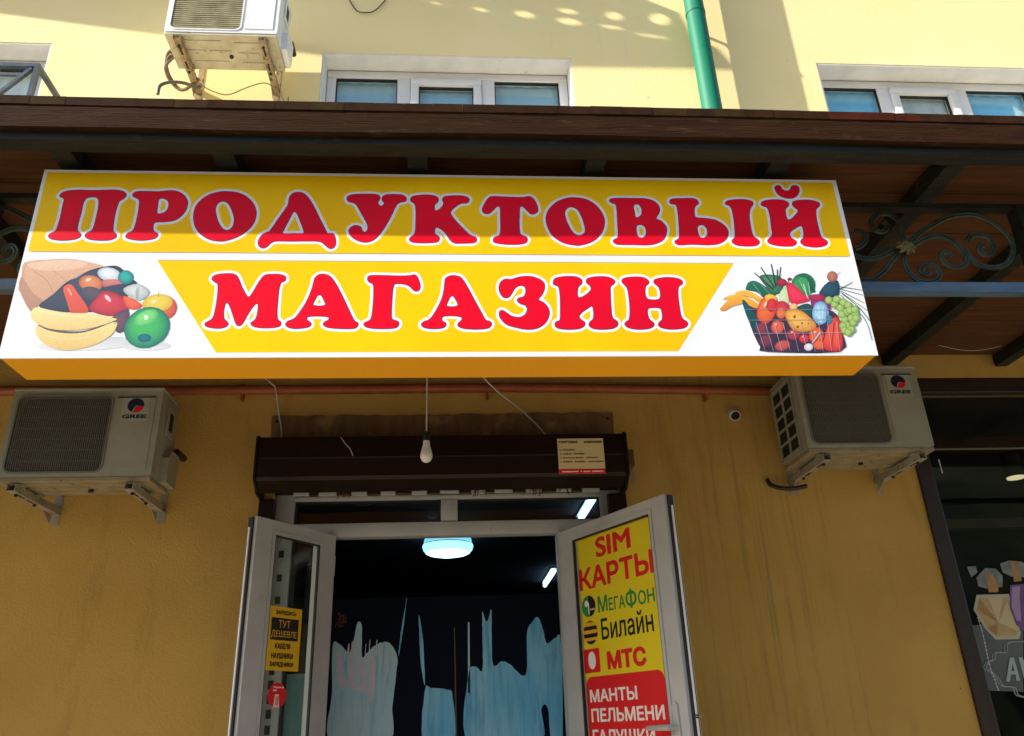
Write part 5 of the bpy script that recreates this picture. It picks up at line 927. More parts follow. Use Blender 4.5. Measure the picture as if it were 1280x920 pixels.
JB = thing('junction_box', 'small brown switch box on the wall at the right end of the shutter', 'switch box', (0.96, -0.03, 2.83))
g = MB(); g.rbox(0.935, 0.985, -0.10, -0.002, 2.845, 2.94, 0.008); g.build('box', mat('brown_box', (0.12, 0.065, 0.035), 0.5), JB)
g = MB()
for k in range(4):
    g.tube(smooth_path([(0.945 + 0.008 * k, -0.08, 2.845), (0.95 + 0.009 * k, -0.085, 2.80), (0.965 + 0.010 * k, -0.08, 2.745 + 0.012 * k)], 4), 0.003, 6)
g.build('wire_tail', mat('pale_wire', (0.34, 0.28, 0.18), 0.6), JB)

# ------------------------------------------------------------------ canopy
CN = thing('canopy', 'brown timber canopy on dark rafters along the shop front', 'canopy', (0, -1.0, 3.45))
XA, XB = -9.0, 6.0
g = MB()
seg = 60
vs = []; fs = []
for i in range(seg + 1):
    x = XA + (XB - XA) * i / seg
    w = 0.003 * math.sin(x * 2.1) + 0.002 * math.sin(x * 5.3 + 1)
    for (y, z) in ((-1.98, 3.486), (-1.98, 3.576), (-1.955, 3.576), (-1.955, 3.486)):
        vs.append((x, y, z + w))
    if i:
        a = (i - 1) * 4; b = i * 4
        for k in range(4):
            k2 = (k + 1) % 4
            fs.append((a + k, a + k2, b + k2, b + k))
fs += [(0, 1, 2, 3), tuple(seg * 4 + k for k in range(4))]
g.add(vs, fs).build('fascia_board', M_WOOD, CN)
g = MB(); g.box(XA, XB, -1.954, -1.89, 3.452, 3.56).build('front_beam', M_BEAM, CN)
np_ = 13
pw = (1.888 - 0.02) / np_
pl = None
for i in range(np_):
    y = -1.888 + pw * i
    g = MB(); g.rbox(XA + 0.01, XB - 0.01, y + 0.0015, y + pw - 0.0015, 3.534 + 0.002 * (i % 2), 3.556, 0.002, 1)
    g.build('soffit_board', M_WOOD2, CN)
for x in [-8.2, -7.5, -6.8, -6.1, -5.4, -4.7, -4.0, -3.3, -2.6, -1.84, -1.35, -0.80, -0.12, 0.53, 1.22, 1.90, 2.60, 3.30, 4.0, 4.7, 5.4]:
    g = MB(); g.box(x - 0.036, x + 0.036, -1.889, -0.01, 3.462, 3.533).build('rafter', M_BEAM, CN)
g = MB()
g.add([(XA, -1.90, 3.6055), (XB, -1.90, 3.6055), (XB, -0.004, 3.66), (XA, -0.004, 3.66), (XA, -1.90, 3.5615), (XB, -1.90, 3.5615), (XB, -0.004, 3.5615), (XA, -0.004, 3.5615)],
      [(0, 1, 2, 3), (7, 6, 5, 4), (0, 4, 5, 1), (1, 5, 6, 2), (2, 6, 7, 3), (3, 7, 4, 0)])
g.build('roof_deck', mat('weathered_zinc_sheet', (0.55, 0.53, 0.48), 0.6, col2=(0.45, 0.43, 0.39), scale=4), CN)
for (xa, xb) in ((-8.9, -1.50), (1.50, 5.9)):
    g = MB(); g.box(xa, xb, -1.64, -1.60, 3.44, 3.4615).build('top_rail', M_BEAM, CN)
g = MB(); g.box(-8.9, -1.35, -1.641, -1.599, 3.052, 3.094).build('bottom_rail', M_RAIL, CN)
g = MB(); g.box(1.35, 5.9, -1.641, -1.599, 3.052, 3.094).build('bottom_rail', M_RAIL, CN)
for x in (-8.8, -5.2, -1.70, 2.318, 5.8):
    g = MB(); g.rbox(x - 0.035, x + 0.035, -1.655, -1.585, 0.14, 3.452, 0.006)
    g.build('post', M_BEAM, CN)
# tile ends along the top of the fascia
TM = [mat('tile_end_brown', (0.038, 0.017, 0.007), 0.9, spec=0.08, col2=(0.022, 0.010, 0.005), scale=20), mat('tile_end_red', (0.065, 0.015, 0.007), 0.9, spec=0.08, col2=(0.04, 0.011, 0.006), scale=20),
      mat('tile_end_ochre', (0.045, 0.025, 0.008), 0.9, spec=0.08, col2=(0.028, 0.015, 0.006), scale=20)]
x = -2.6
while x < 3.4:
    w = random.uniform(0.10, 0.13)
    k = 1 if (-0.25 < x < 0.1 or 1.2 < x < 1.65) and random.random() < 0.7 else random.choice((0, 0, 0, 2))
    zz = 3.604 + 0.003 * math.sin(x * 2.1)
    g = MB(); g.box(x + 0.0004, x + w - 0.0004, -1.983 - random.uniform(0, 0.002), -1.90, zz - 0.026, zz + 0.009 + random.uniform(-0.0005, 0.0005)); g.build('roof_tile', TM[k], CN)
    x += w
# scrolled iron panel
def scroll_mesh():
    mb = MB()
    for l in SCROLL:
        p = smooth_path([(x / 1000, z / 1000) for x, z in l], 5)
        n = len(p)
        for dx in (-0.0055, 0.0055):
            pts = []
            for i in range(n):
                a = p[max(i - 1, 0)]; b = p[min(i + 1, n - 1)]
                t = Vector((b[0] - a[0], b[1] - a[1])); t = t.normalized() if t.length else Vector((1, 0))
                pts.append((p[i][0] - t.y * dx, -1.62, p[i][1] + t.x * dx))
            mb.tube(pts, 0.0062, 6)
    return mb
sc = scroll_mesh().build('iron_scroll', M_IRON, CN, True)
g = MB()
for k in range(8):
    a = 2 * math.pi * k / 8
    c = (1.7805, -1.63, 3.253)
    g.tube([c, (c[0] + 0.022 * math.cos(a), c[1] - 0.012, c[2] + 0.018 * math.sin(a)), (c[0] + 0.042 * math.cos(a), c[1] - 0.004, c[2] + 0.034 * math.sin(a))], [0.008, 0.012, 0.003], 6)
g.lathe([(0.02, 0.0), (0.018, -0.015), (0.008, -0.022)], (1.7805, -1.63, 3.253), 'Y', 12)
ro = g.build('rosette', mat('brass_patina', (0.16, 0.15, 0.06), 0.5, metal=0.3, col2=(0.08, 0.085, 0.04), scale=40), sc, True)
def dup(o, dx, mirror, parent):
    c = o.copy(); COL.objects.link(c); c.parent = parent
    if parent is CN:
        base = CN.location.x
        if mirror:
            c.scale.x = -1
            c.location.x = dx
        else:
            c.location.x = dx
    return c
for dx, mi in ((0.36, True), (4.62, True)):
    c = dup(sc, dx, mi, CN); dup(ro, 0, False, c)
# spider threads and scratches under the canopy
g = MB()
for a, b in (((2.60, -0.5, 3.37), (2.95, -0.5, 3.365)),):
    p = [Vector(a).lerp(Vector(b), t / 6) + Vector((0, 0, -0.03 * math.sin(math.pi * t / 6))) for t in range(7)]
    g.tube(p, 0.0012, 5)
tag(g.build('loose_thread', M_CABLE_W), 'thin white loose thread hanging under the canopy above the shop window', 'thread')

# ------------------------------------------------------------------ shop sign
SG = thing('shop_sign', 'yellow and white ПРОДУКТОВЫЙ МАГАЗИН sign box hung under the canopy', 'sign', (0, -1.73, 2.70))
YF = -1.82
SX0, SX1, SZ0, SZ1 = -1.417, 1.446, 2.703, 3.427
fsn = lambda u, v, d: (u / 1000, YF - d, v / 1000)
fsm = lambda u, v, d: (u, YF - d, v)
g = MB(); g.rbox(SX0, SX1, YF + 0.002, -1.642, SZ0, SZ1, 0.003, 1); g.build('box', M_S_SIDE, SG)
g = MB(); g.box(SX0 + 0.001, SX1 - 0.001, YF - 0.0008, YF + 0.0015, SZ0 + 0.001, SZ1 - 0.001); g.build('face_panel', M_S_WHITE, SG)
g = MB()
for a in (rect(SX0 - 0.002, SX1 + 0.002, SZ1 - 0.009, SZ1 + 0.002), rect(SX0 - 0.002, SX1 + 0.002, SZ0 - 0.002, SZ0 + 0.007), rect(SX0 - 0.002, SX0 + 0.007, SZ0 + 0.007, SZ1 - 0.009), rect(SX1 - 0.007, SX1 + 0.002, SZ0 + 0.007, SZ1 - 0.009)):
    g.flat([a], fsm, -0.004, 0.0009)
g.build('edge_trim', M_S_WHITE, SG)
g = MB(); g.flat([rect(SX0 + 0.010, SX1 - 0.014, 3.094, SZ1 - 0.0095)], fsm, 0.0009, 0.0011); g.build('yellow_band', M_S_YEL, SG)
g = MB(); g.flat([[(-0.754, 2.719), (0.756, 2.719), (0.997, 3.061), (-0.984, 3.061)]], fsm, 0.0009, 0.0011); g.build('yellow_panel', M_S_YEL, SG)
g = MB(); g.flat([rect(-0.98, 0.994, 3.0612, 3.0632)], fsm, 0.0009, 0.0011); g.flat([rect(SX0 + 0.02, SX1 - 0.02, 3.0915, 3.0932)], fsm, 0.0009, 0.0011)
g.build('pin_stripe', mat('sign_grey_line', (0.30, 0.27, 0.20), 0.4), SG)
for i, (ch, loops) in enumerate(LETTERS):
    L = [smooth_loop(l, 4) for l in loops]
    g = MB()
    lp = L if ch != 'Ы' and ch != 'Й' else None
    if ch == 'Ы':
        g.flat(L[:2], fsn, 0.0016, 0.0019); g.flat(L[2:], fsn, 0.0016, 0.0019)
    elif ch == 'Й':
        g.flat(L[:1], fsn, 0.0016, 0.0019); g.flat(L[1:], fsn, 0.0016, 0.0019)
    else:
        g.flat(L, fsn, 0.0016, 0.0019)
    lo = g.build('letter', M_S_RED, SG)
    for off, name, mm, d0 in ((2.2, 'letter_edge', M_S_NAVY, 0.00145), (12.0, 'letter_outline', M_S_WHITE, 0.0012 + 0.0001 * (i % 2))):
        gl = grow(L, off, 3.0)
        g = MB()
        for isl in islands(gl, 30):
            g.flat(isl, fsn, d0 - 0.0001, d0)
        g.build(name, mm, lo)
def picture(items, name):
    vs = []; fs = []; cs = []
    d = 0.0012
    for it in items:
        d += 0.00002
        n0 = len(vs)
        if it[0] == 'p':
            p = smooth_loop(it[3], 3) if len(it[3]) < 18 else it[3]
            c1, c2 = lin(it[1]), lin(it[2])
            n = len(p)
            tri = tessellate_polygon([[Vector((q[0], q[1], 0)) for q in p]])
            cx = sum(q[0] for q in p) / n; cy = sum(q[1] for q in p) / n
            per = max(math.hypot(q[0] - cx, q[1] - cy) for q in p); mn = min(math.hypot(q[0] - cx, q[1] - cy) for q in p)
            blend = lambda w_: tuple(a * (1 - w_) + b * w_ for a, b in zip(c1, c2))
            if mn > 0.3 * per:                     # compact: the print shades smoothly from rim to middle
                rs = ((1.0, 0.0), (0.85, 0.38), (0.68, 0.66), (0.48, 0.88), (0.24, 1.0))
                for s_, w_ in rs:
                    vs += [fsn(cx + (q[0] - cx) * s_ - (1 - s_) * per * 0.18, cy + (q[1] - cy) * s_ + (1 - s_) * per * 0.25, d) for q in p]
                    cs += [blend(w_)] * n
                for r_ in range(len(rs) - 1):
                    for k in range(n):
                        k2 = (k + 1) % n
                        fs.append((n0 + r_ * n + k, n0 + r_ * n + k2, n0 + (r_ + 1) * n + k2, n0 + (r_ + 1) * n + k))
                fs += [tuple(n0 + (len(rs) - 1) * n + k for k in t_) for t_ in tri]
            else:                                  # long shapes: lighter above, darker below
                zl = min(q[1] for q in p); zh = max(q[1] for q in p)
                vs += [fsn(q[0], q[1], d) for q in p]
                cs += [blend(0.35 + 0.65 * (q[1] - zl) / (zh - zl)) for q in p]
                fs += [tuple(n0 + k for k in t_) for t_ in tri]
        else:
            c1 = lin(it[1]); w = it[2] * 0.26
            p = smooth_path(it[3], 4) if len(it[3]) > 2 else it[3]
            n = len(p)
            for i in range(n):
                a = p[max(i - 1, 0)]; b = p[min(i + 1, n - 1)]
                t = Vector((b[0] - a[0], b[1] - a[1])); t.normalize()
                tw = w * (1.0 if i < n - 1 else 0.6)
                vs += [fsn(p[i][0] - t.y * tw, p[i][1] + t.x * tw, d), fsn(p[i][0] + t.y * tw, p[i][1] - t.x * tw, d)]
                cs += [c1, c1]
                if i:
                    k = n0 + 2 * i
                    fs.append((k - 2, k - 1, k + 1, k))
    g = MB(); g.add(vs, fs)
    o = g.build('printed_picture', M_PRINT, SG)
    at_ = o.data.color_attributes.new('print', 'FLOAT_COLOR', 'POINT')
    for k, c in enumerate(cs):
        at_.data[k].color = (c[0] * 0.84, c[1] * 0.84, c[2] * 0.84, 1)
    o['label'] = name
    return o
picture(ARTL, 'printed paper bag with bananas, green mango and fruit')
picture(ARTR, 'printed wire basket full of fruit and vegetables')

# ------------------------------------------------------------------ air conditioners
def gree_badge(parent, T_, cx, cz, y, w):
    fr = lambda u, v, d: tuple(T_ @ Vector((cx + u * w, y - d, cz + v * w)))
    m = MB(); m.flat([rrect(-0.56, 0.56, -0.52, 0.58, 0.04)], fr, 0.0, 0.0012); b = m.build('badge', M_BADGE, parent)
    m = MB()
    a = ell(0, 0.17, 0.34, 0.32, 26, R(-10), R(250))
    m.flat([a + [(-0.10, -0.02), (-0.02, 0.14), (0.05, 0.16)]], fr, 0.0014, 0.0018)
    m.build('emblem_arc', M_NAVY, b)
    m = MB(); m.flat([[(0.02, 0.13), (0.335, 0.13), (0.31, 0.0), (0.2, -0.12), (0.0, -0.15), (-0.08, -0.13)]], fr, 0.0019, 0.0022)
    m.build('emblem_wedge', M_P_RED, b)
    m = MB(); add_text(m, 'GREE', (-0.50, 0.50, -0.42, -0.24), fr, 0.0018, 0.045, 0.03); m.build('lettering', M_NAVY, b)
    return b

def aircon(label, loc, w, h, d, gap, casing, trayM, brM, wires, vent_left, badge, rot=0.0, tilt=None):
    A = thing('air_conditioner', label, 'air conditioner', loc, rot, group='air conditioner outdoor units')
    T_ = WM[A.name]
    X = lambda x, y, z: tuple(T_ @ Vector((x, y, z)))
    yb, yfn = -gap, -gap - d
    def P_(fn, name, m_, par=A, smooth=False):
        mb = MB(); fn(mb); mb.v = [X(*p) for p in mb.v]
        return mb.build(name, m_, par, smooth)
    fd = 0.05
    def case(mb):
        mb.rbox(-w / 2, w / 2, yfn + fd + 0.0005, yb, 0.022, h - 0.016, 0.006)
        mb.rbox(-w / 2 - 0.004, w / 2 + 0.004, yfn - 0.004, yb + 0.004, h - 0.0158, h, 0.005)
    P_(case, 'casing', casing, smooth=True)
    gx0, gx1, gz0, gz1 = -w / 2 + 0.03, -w / 2 + 0.03 + w * 0.625, 0.046, h - 0.04
    fr = lambda u, v, dd: (u, yfn + dd, v)
    P_(lambda mb: mb.flat([rrect(-w / 2, w / 2, 0.022, h - 0.0162, 0.012), rrect(gx0, gx1, gz0, gz1, 0.035)[::-1]], fr, 0.0, fd), 'front_panel', casing)
    P_(lambda mb: mb.flat([rrect(gx0 - 0.007, gx1 + 0.007, gz0 - 0.007, gz1 + 0.007, 0.04), rrect(gx0 + 0.002, gx1 - 0.002, gz0 + 0.002, gz1 - 0.002, 0.034)[::-1]], fr, -0.004, 0.002), 'grille_rim', M_GRILLE if wires == 'v' else casing)
    P_(lambda mb: mb.flat([rect(gx1 + 0.022, w / 2 - 0.028, 0.055, h - 0.05)], fr, -0.0035, 0.0), 'raised_panel', casing)
    P_(lambda mb: mb.box(gx1 + 0.024, w / 2 - 0.03, yfn - 0.006, yfn - 0.0036, h - 0.056, h - 0.0505), 'panel_groove', M_FIN)
    P_(lambda mb: mb.flat([rect(gx0 - 0.004, gx1 + 0.004, gz0 - 0.004, gz1 + 0.004)], fr, fd - 0.004, fd), 'cavity', M_FIN)
    def fan(mb):
        c = ((gx0 + gx1) / 2, yfn + 0.036, (gz0 + gz1) / 2); r = (gz1 - gz0) * 0.46
        mb.lathe([(0.05, -0.006), (0.05, 0.008)], c, 'Y', 16)
        for k in range(3):
            a0 = 2 * math.pi * k / 3
            pts = [(0.045, 0.0), (r * 0.6, -0.35), (r, -0.25), (r, 0.55), (r * 0.6, 0.75), (0.05, 0.8)]
            mb.flat([[(q * math.cos(a0 + t), q * math.sin(a0 + t)) for q, t in pts]], lambda u, v, dd: (c[0] + u, c[1] + dd, c[2] + v), 0.0, 0.003)
    P_(fan, 'fan', mat('fan_plastic', (0.03, 0.03, 0.028), 0.5), smooth=False)
    def grille(mb):
        if wires == 'v':
            n = 46
            for i in range(1, n):
                x = gx0 + (gx1 - gx0) * i / n
                mb.bar((x, yfn + 0.004, gz0 + 0.004), (x, yfn + 0.004, gz1 - 0.004), 0.0036)
            for j in range(1, 7):
                z = gz0 + (gz1 - gz0) * j / 7
                mb.bar((gx0 + 0.002, yfn + 0.008, z), (gx1 - 0.002, yfn + 0.008, z), 0.0020)
        else:
            n = 24
            for j in range(1, n):
                z = gz0 + (gz1 - gz0) * j / n
                mb.bar((gx0 + 0.003, yfn + 0.004, z), (gx1 - 0.003, yfn + 0.004, z + 0.001 * math.sin(j)), 0.009, 0.010)
            for i in range(1, 4):
                x = gx0 + (gx1 - gx0) * i / 4
                mb.bar((x, yfn + 0.010, gz0 + 0.003), (x, yfn + 0.010, gz1 - 0.003), 0.006)
    P_(grille, 'grille', M_GRILLE if wires == 'v' else M_GRILLE_UP)
    # base tray with pressed ridges
    def tray(mb):
        mb.rbox(-w / 2 + 0.002, w / 2 - 0.002, yfn + 0.004, yb - 0.002, 0.0, 0.0215, 0.004)
        for k, (a, b, y) in enumerate(((-0.36, -0.02, 0.18), (0.10, 0.36, 0.22), (-0.36, -0.18, 0.45), (-0.14, 0.05, 0.45), (0.10, 0.3, 0.5), (-0.3, 0.0, 0.75), (0.12, 0.36, 0.78))):
            yy = yfn + d * y
            mb.rbox(a * w, b * w, yy - 0.009, yy + 0.009, -0.006, 0.002, 0.002, 1)
        mb.lathe([(0.022, 0.002), (0.022, -0.008), (0.016, -0.010)], (0.16 * w, yfn + d * 0.55, 0), 'Z', 14)
    P_(tray, 'base_tray', trayM)
    P_(lambda mb: mb.lathe([(0.012, 0.0), (0.012, -0.012)], (0.04 * w, yfn + d * 0.58, -0.001), 'Z', 10), 'drain_hole', M_FIN)
    # side vents
    sx = -w / 2 if vent_left else w / 2
    if vent_left:
        holes = []
        y_a, y_b = yfn + 0.07, yb - 0.02
        rows = 5
        for i in range(2):
            for j in range(rows):
                a = y_a + (y_b - y_a) * i / 2 + 0.007; b = y_a + (y_b - y_a) * (i + 1) / 2 - 0.007
                z0_ = 0.05 + (h - 0.1) * j / rows + 0.006; z1_ = 0.05 + (h - 0.1) * (j + 1) / rows - 0.006
                holes.append(rrect(a, b, z0_, z1_, 0.006, 2)[::-1])
        fl = lambda u, v, dd: (-w / 2 - dd, u, v)
        P_(lambda mb: mb.flat([rect(y_a - 0.004, y_b + 0.012, 0.035, h - 0.03)] + holes, fl, 0.003, 0.010), 'side_vent', casing)
        P_(lambda mb: mb.box(-w / 2 - 0.0028, -w / 2 - 0.0005, y_a, y_b, 0.045, h - 0.045), 'vent_void', M_BLACK)
    def cover(mb):
        pr = [(yfn + d * 0.42, 0.02), (yfn + d * 0.40, 0.30 * h), (yfn + d * 0.55, 0.40 * h), (yb - 0.01, 0.40 * h), (yb - 0.01, 0.02)]
        mb.flat([pr], lambda u, v, dd: (w / 2 + dd, u, v), 0.0005, 0.036)
    P_(cover, 'valve_cover', casing)
    P_(lambda mb: mb.rbox(w / 2 + 0.0006, w / 2 + 0.012, yfn + d * 0.35, yfn + d * 0.7, 0.55 * h, 0.86 * h, 0.004), 'side_handle', casing)
    P_(lambda mb: mb.rbox(w / 2 + 0.0121, w / 2 + 0.0135, yfn + d * 0.42, yfn + d * 0.62, 0.60 * h, 0.80 * h, 0.0006, 1), 'handle_recess', M_FIN)
    P_(lambda mb: mb.tube([(w / 2 + 0.02, yb - 0.04, 0.40 * h), (w / 2 + 0.022, yb - 0.02, 0.45 * h), (w / 2 + 0.02, yb + gap * 0.5, 0.46 * h)], 0.018, 10), 'pipe_stub', M_CABLE_B, smooth=True)
    # brackets
    for bx in (-0.375 * w, 0.375 * w):
        def br(mb):
            t = 0.003; bw = 0.040
            mb.box(bx - bw / 2, bx + bw / 2, yfn - 0.012, -0.004, -0.046, -0.046 + t)
            mb.box(bx - bw / 2, bx - bw / 2 + t, yfn - 0.012, -0.004, -0.046 + t, -0.010)
            mb.box(bx + bw / 2 - t, bx + bw / 2, yfn - 0.012, -0.004, -0.046 + t, -0.010)
            mb.box(bx - bw / 2, bx + bw / 2, -0.0038, -0.001, -0.10, 0.20)
            mb.flat([[(-0.02, -0.046), (-0.02, -0.095), (-0.11, -0.046)]], lambda u, v, dd: (bx - bw / 2 + dd, u, v), 0.0, t)
        b = P_(br, 'bracket', brM)
        for yy in (yfn + 0.10, yfn + d * 0.75):
            P_(lambda mb: mb.rbox(bx - 0.006, bx + 0.006, yy - 0.04, yy + 0.02, -0.0475, -0.0461, 0.0004, 1), 'slot', M_FIN, b)
        for yy in (yfn + 0.045, yfn + d * 0.9):
            P_(lambda mb: mb.lathe([(0.009, -0.047), (0.009, -0.056), (0.006, -0.058)], (bx + 0.0, yy, 0), 'Z', 6), 'bolt', M_FIN, b)
            P_(lambda mb: mb.rbox(bx - 0.03, bx + 0.03, yy - 0.02, yy + 0.02, -0.0099, -0.0005, 0.002, 1), 'foot', M_BRACKET, b)
    if badge:
        gree_badge(A, T_, gx1 + (w / 2 - gx1) * 0.5 - 0.002, h - 0.115, yfn - 0.0037, 0.115)
    return A, X
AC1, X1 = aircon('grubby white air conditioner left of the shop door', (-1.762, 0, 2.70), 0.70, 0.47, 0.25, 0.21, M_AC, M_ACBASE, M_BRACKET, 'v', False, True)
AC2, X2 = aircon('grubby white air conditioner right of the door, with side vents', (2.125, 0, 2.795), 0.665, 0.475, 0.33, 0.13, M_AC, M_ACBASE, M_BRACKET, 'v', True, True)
AC3, X3 = aircon('white air conditioner with slatted grille on the upper wall', (-1.40, 0, 5.500), 0.675, 0.50, 0.29, 0.17, M_AC_UP, M_ACBASE_UP, M_BRACKET_UP, 'h', False, False)
# hoses and wires of the upper unit
g = MB()
for k in range(3):
    g.tube(smooth_path([(-1.73, -0.20 - 0.02 * k, 5.60), (-1.80, -0.16 - 0.02 * k, 5.59 + 0.015 * k), (-1.84, -0.12, 5.56 + 0.015 * k), (-1.82, -0.07, 5.50 + 0.01 * k), (-1.74, -0.05, 5.44), (-1.62, -0.12, 5.47)], 5), 0.011, 8)
tag(g.build('refrigerant_hose', mat('brown_hose_wrap', (0.20, 0.13, 0.07), 0.7, col2=(0.10, 0.06, 0.035), scale=25), smooth=True), 'bundle of brown hoses looping out beside the upper air conditioner', 'hose')
g = MB(); g.tube(smooth_path([(-1.84, -0.16, 5.30), (-1.835, -0.16, 5.37), (-1.78, -0.15, 5.41), (-1.70, -0.14, 5.415), (-1.62, -0.13, 5.39), (-1.60, -0.12, 5.42)], 6), 0.011, 8)
tag(g.build('drain_hose', mat('grey_hose', (0.10, 0.09, 0.07), 0.6), smooth=True), 'short grey drain hose curling down from the upper air conditioner', 'hose')
g = MB(); g.tube(smooth_path([(-1.62, -0.14, 5.42), (-1.52, -0.12, 5.37), (-1.42, -0.12, 5.345), (-1.30, -0.14, 5.39), (-1.18, -0.16, 5.41), (-1.10, -0.12, 5.36), (-1.06, -0.06, 5.31), (-1.06, -0.05, 5.40)], 6), 0.004, 6)
tag(g.build('loose_wire', mat('tan_wire', (0.28, 0.20, 0.10), 0.6), smooth=True), 'thin loose wire sagging between the upper air conditioner brackets', 'wire')
g = MB(); g.tube(smooth_path([(-0.72, -0.01, 6.35), (-0.66, -0.012, 6.235), (-0.60, -0.012, 6.215), (-0.53, -0.01, 6.24), (-0.45, -0.01, 6.36)], 6), 0.004, 6)
tag(g.build('loose_wire', M_CABLE_B, smooth=True), 'thin black wire sagging on the wall above the middle upstairs window', 'wire')
g = MB(); g.tube(smooth_path([(1.93, -0.06, 2.73), (1.86, -0.07, 2.715), (1.79, -0.06, 2.72), (1.74, -0.04, 2.745), (1.735, -0.02, 2.78)], 6), 0.012, 8)
tag(g.build('drain_hose', M_CABLE_B, smooth=True), 'short black hose under the right air conditioner', 'hose')

# ------------------------------------------------------------------ pipes, lamp, cables, camera
GP = thing('gas_pipe', 'orange pipe running along the wall just below the sign', 'pipe', (0, -0.04, 3.33))
g = MB(); p = []
for i in range(41):
    x = -9 + 10.95 * i / 40
    p.append((x, -0.035, 3.332 + 0.003 * math.sin(x * 1.7) - (0.02 * max(0, x - 0.3))))
g.tube(p, 0.027, 14).build('pipe', M_ORANGE, GP, True)
for x in (-1.15, 0.2, 1.45):
    z = 3.332 - 0.02 * max(0, x - 0.3)
    g = MB(); g.tube([(x - 0.008, -0.035, z), (x + 0.008, -0.035, z)], 0.031, 14).box(x - 0.006, x + 0.006, -0.036, -0.001, z - 0.06, z - 0.02)
    g.build('clamp', M_ORANGE, GP)
DP = thing('drainpipe', 'green painted metal drainpipe on the upper wall', 'drainpipe', (1.734, -0.14, 3.7))
g = MB(); g.tube([(1.738, -0.14, 3.67), (1.736, -0.14, 5.6), (1.733, -0.14, 8.5)], 0.066, 22, True).build('pipe', M_GREEN, DP, True)
for z in (4.6, 6.15, 7.8):
    g = MB(); g.tube([(1.735, -0.14, z - 0.012), (1.735, -0.14, z + 0.012)], 0.070, 22, True).box(1.725, 1.745, -0.08, -0.001, z - 0.01, z + 0.01)
    g.build('clamp', M_GREEN, DP, True)
g = MB(); g.tube([(1.737, -0.14, 5.79), (1.735, -0.14, 5.797)], 0.0675, 22, True).build('joint', M_GREEN, DP, True)

LB = thing('light_bulb', 'white light bulb hanging on a thin cable before the shutter box', 'light bulb', (-0.122, -0.5, 2.75))
g = MB(); g.tube([(-0.124, -0.5, 2.90), (-0.1235, -0.5, 3.2), (-0.123, -0.5, 3.53)], 0.0038, 8).build('cable', M_CABLE_W, LB, True)
g = MB(); g.lathe([(0.005, 0.05), (0.014, 0.045), (0.019, 0.03), (0.019, 0.0)], (-0.1235, -0.5, 2.862), 'Z', 16).build('socket', M_CABLE_B, LB, True)
g = MB(); g.lathe([(0.016, 0.0), (0.0175, -0.02), (0.024, -0.045), (0.0295, -0.068), (0.0285, -0.085), (0.021, -0.099), (0.010, -0.106), (0.002, -0.108)], (-0.1235, -0.5, 2.862), 'Z', 20)
g.build('bulb', mat('frosted_bulb', (0.72, 0.72, 0.70), 0.35), LB, True)

g = MB(); g.tube(smooth_path([(-1.10, -0.02, 3.47), (-1.06, -0.045, 3.415), (-0.985, -0.07, 3.35), (-0.965, -0.065, 3.32), (-0.945, -0.03, 3.2), (-0.922, -0.02, 3.088), (-0.92, -0.03, 3.0)], 5), 0.004, 6)
tag(g.build('cable', M_CABLE_W, smooth=True), 'thin pale cable dropping to the left end of the shutter box', 'cable')
g = MB(); g.tube(smooth_path([(-0.06, -0.9, 3.50), (0.08, -0.4, 3.37), (0.22, -0.2, 3.27), (0.381, -0.06, 3.19), (0.50, -0.03, 3.075), (0.53, -0.02, 3.0)], 6), 0.004, 6)
tag(g.build('cable', M_CABLE_W, smooth=True), 'thin white cable slanting down to the right half of the shutter box', 'cable')
g = MB(); g.tube(smooth_path([(-0.57, -0.245, 2.975), (-0.55, -0.25, 2.945), (-0.52, -0.25, 2.91), (-0.505, -0.245, 2.875)], 5), 0.002, 5)
tag(g.build('wire_end', M_CABLE_W), 'short wire end hanging over the shutter box front', 'wire')

SCM = thing('security_camera', 'small round security camera on the wall beside the right air conditioner', 'camera', (1.607, -0.02, 3.17))
g = MB(); g.lathe([(0.036, 0.0), (0.036, -0.014), (0.030, -0.022)], (1.607, -0.0015, 3.172), 'Y', 24).build('base', M_PVC_OLD, SCM, True)
o_ = Vector((1.607, -0.02, 3.168))
dr = Vector((-0.15, -0.75, -0.6)).normalized()
g = MB(); g.tube([o_ - dr * 0.005, o_ + dr * 0.022, o_ + dr * 0.032, o_ + dr * 0.033], [0.030, 0.030, 0.029, 0.026], 20).build('shell', M_PVC, SCM, True)
g = MB(); g.tube([o_ + dr * 0.0331, o_ + dr * 0.036], [0.0255, 0.023], 20).build('lens', mat('lens_glass', (0.004, 0.004, 0.005), 0.3, spec=0.1), SCM, True)

# ------------------------------------------------------------------ window cage upstairs left
WC = thing('window_cage', 'blue-grey metal bar cage in front of the far left upstairs window', 'window cage', (-3.4, -0.15, 4.4))
M_CAGE = mat('blue_grey_metal', (0.07, 0.095, 0.13), 0.4, metal=0.4, col2=(0.03, 0.04, 0.055), scale=12)
XC = -2.515
zc = 5.372
def cbar(a, b, w=0.028):
    g = MB(); g.bar(a, b, w); g.build('bar', M_CAGE, WC)
cbar((-4.5, -0.3, zc), (XC + 0.014, -0.3, zc)); cbar((XC, -0.285, zc), (XC, -0.002, zc)); cbar((XC, -0.3, zc - 0.015), (XC, -0.3, 4.5))
cbar((XC - 0.03, -0.3, zc - 0.02), (XC - 0.36, -0.3, zc - 0.46), 0.022)
cbar((-4.5, -0.3, zc - 0.075), (XC - 0.05, -0.3, zc - 0.075), 0.012)
cbar((-4.5, -0.3, zc - 0.015), (-4.5, -0.3, 4.5)); cbar((-4.5, -0.3, 4.5), (XC, -0.3, 4.5)); cbar((-4.5, -0.285, zc), (-4.5, -0.002, zc))
for x in (-3.0, -3.5, -4.0):
    cbar((x, -0.3, zc - 0.09), (x, -0.3, 4.515), 0.014)

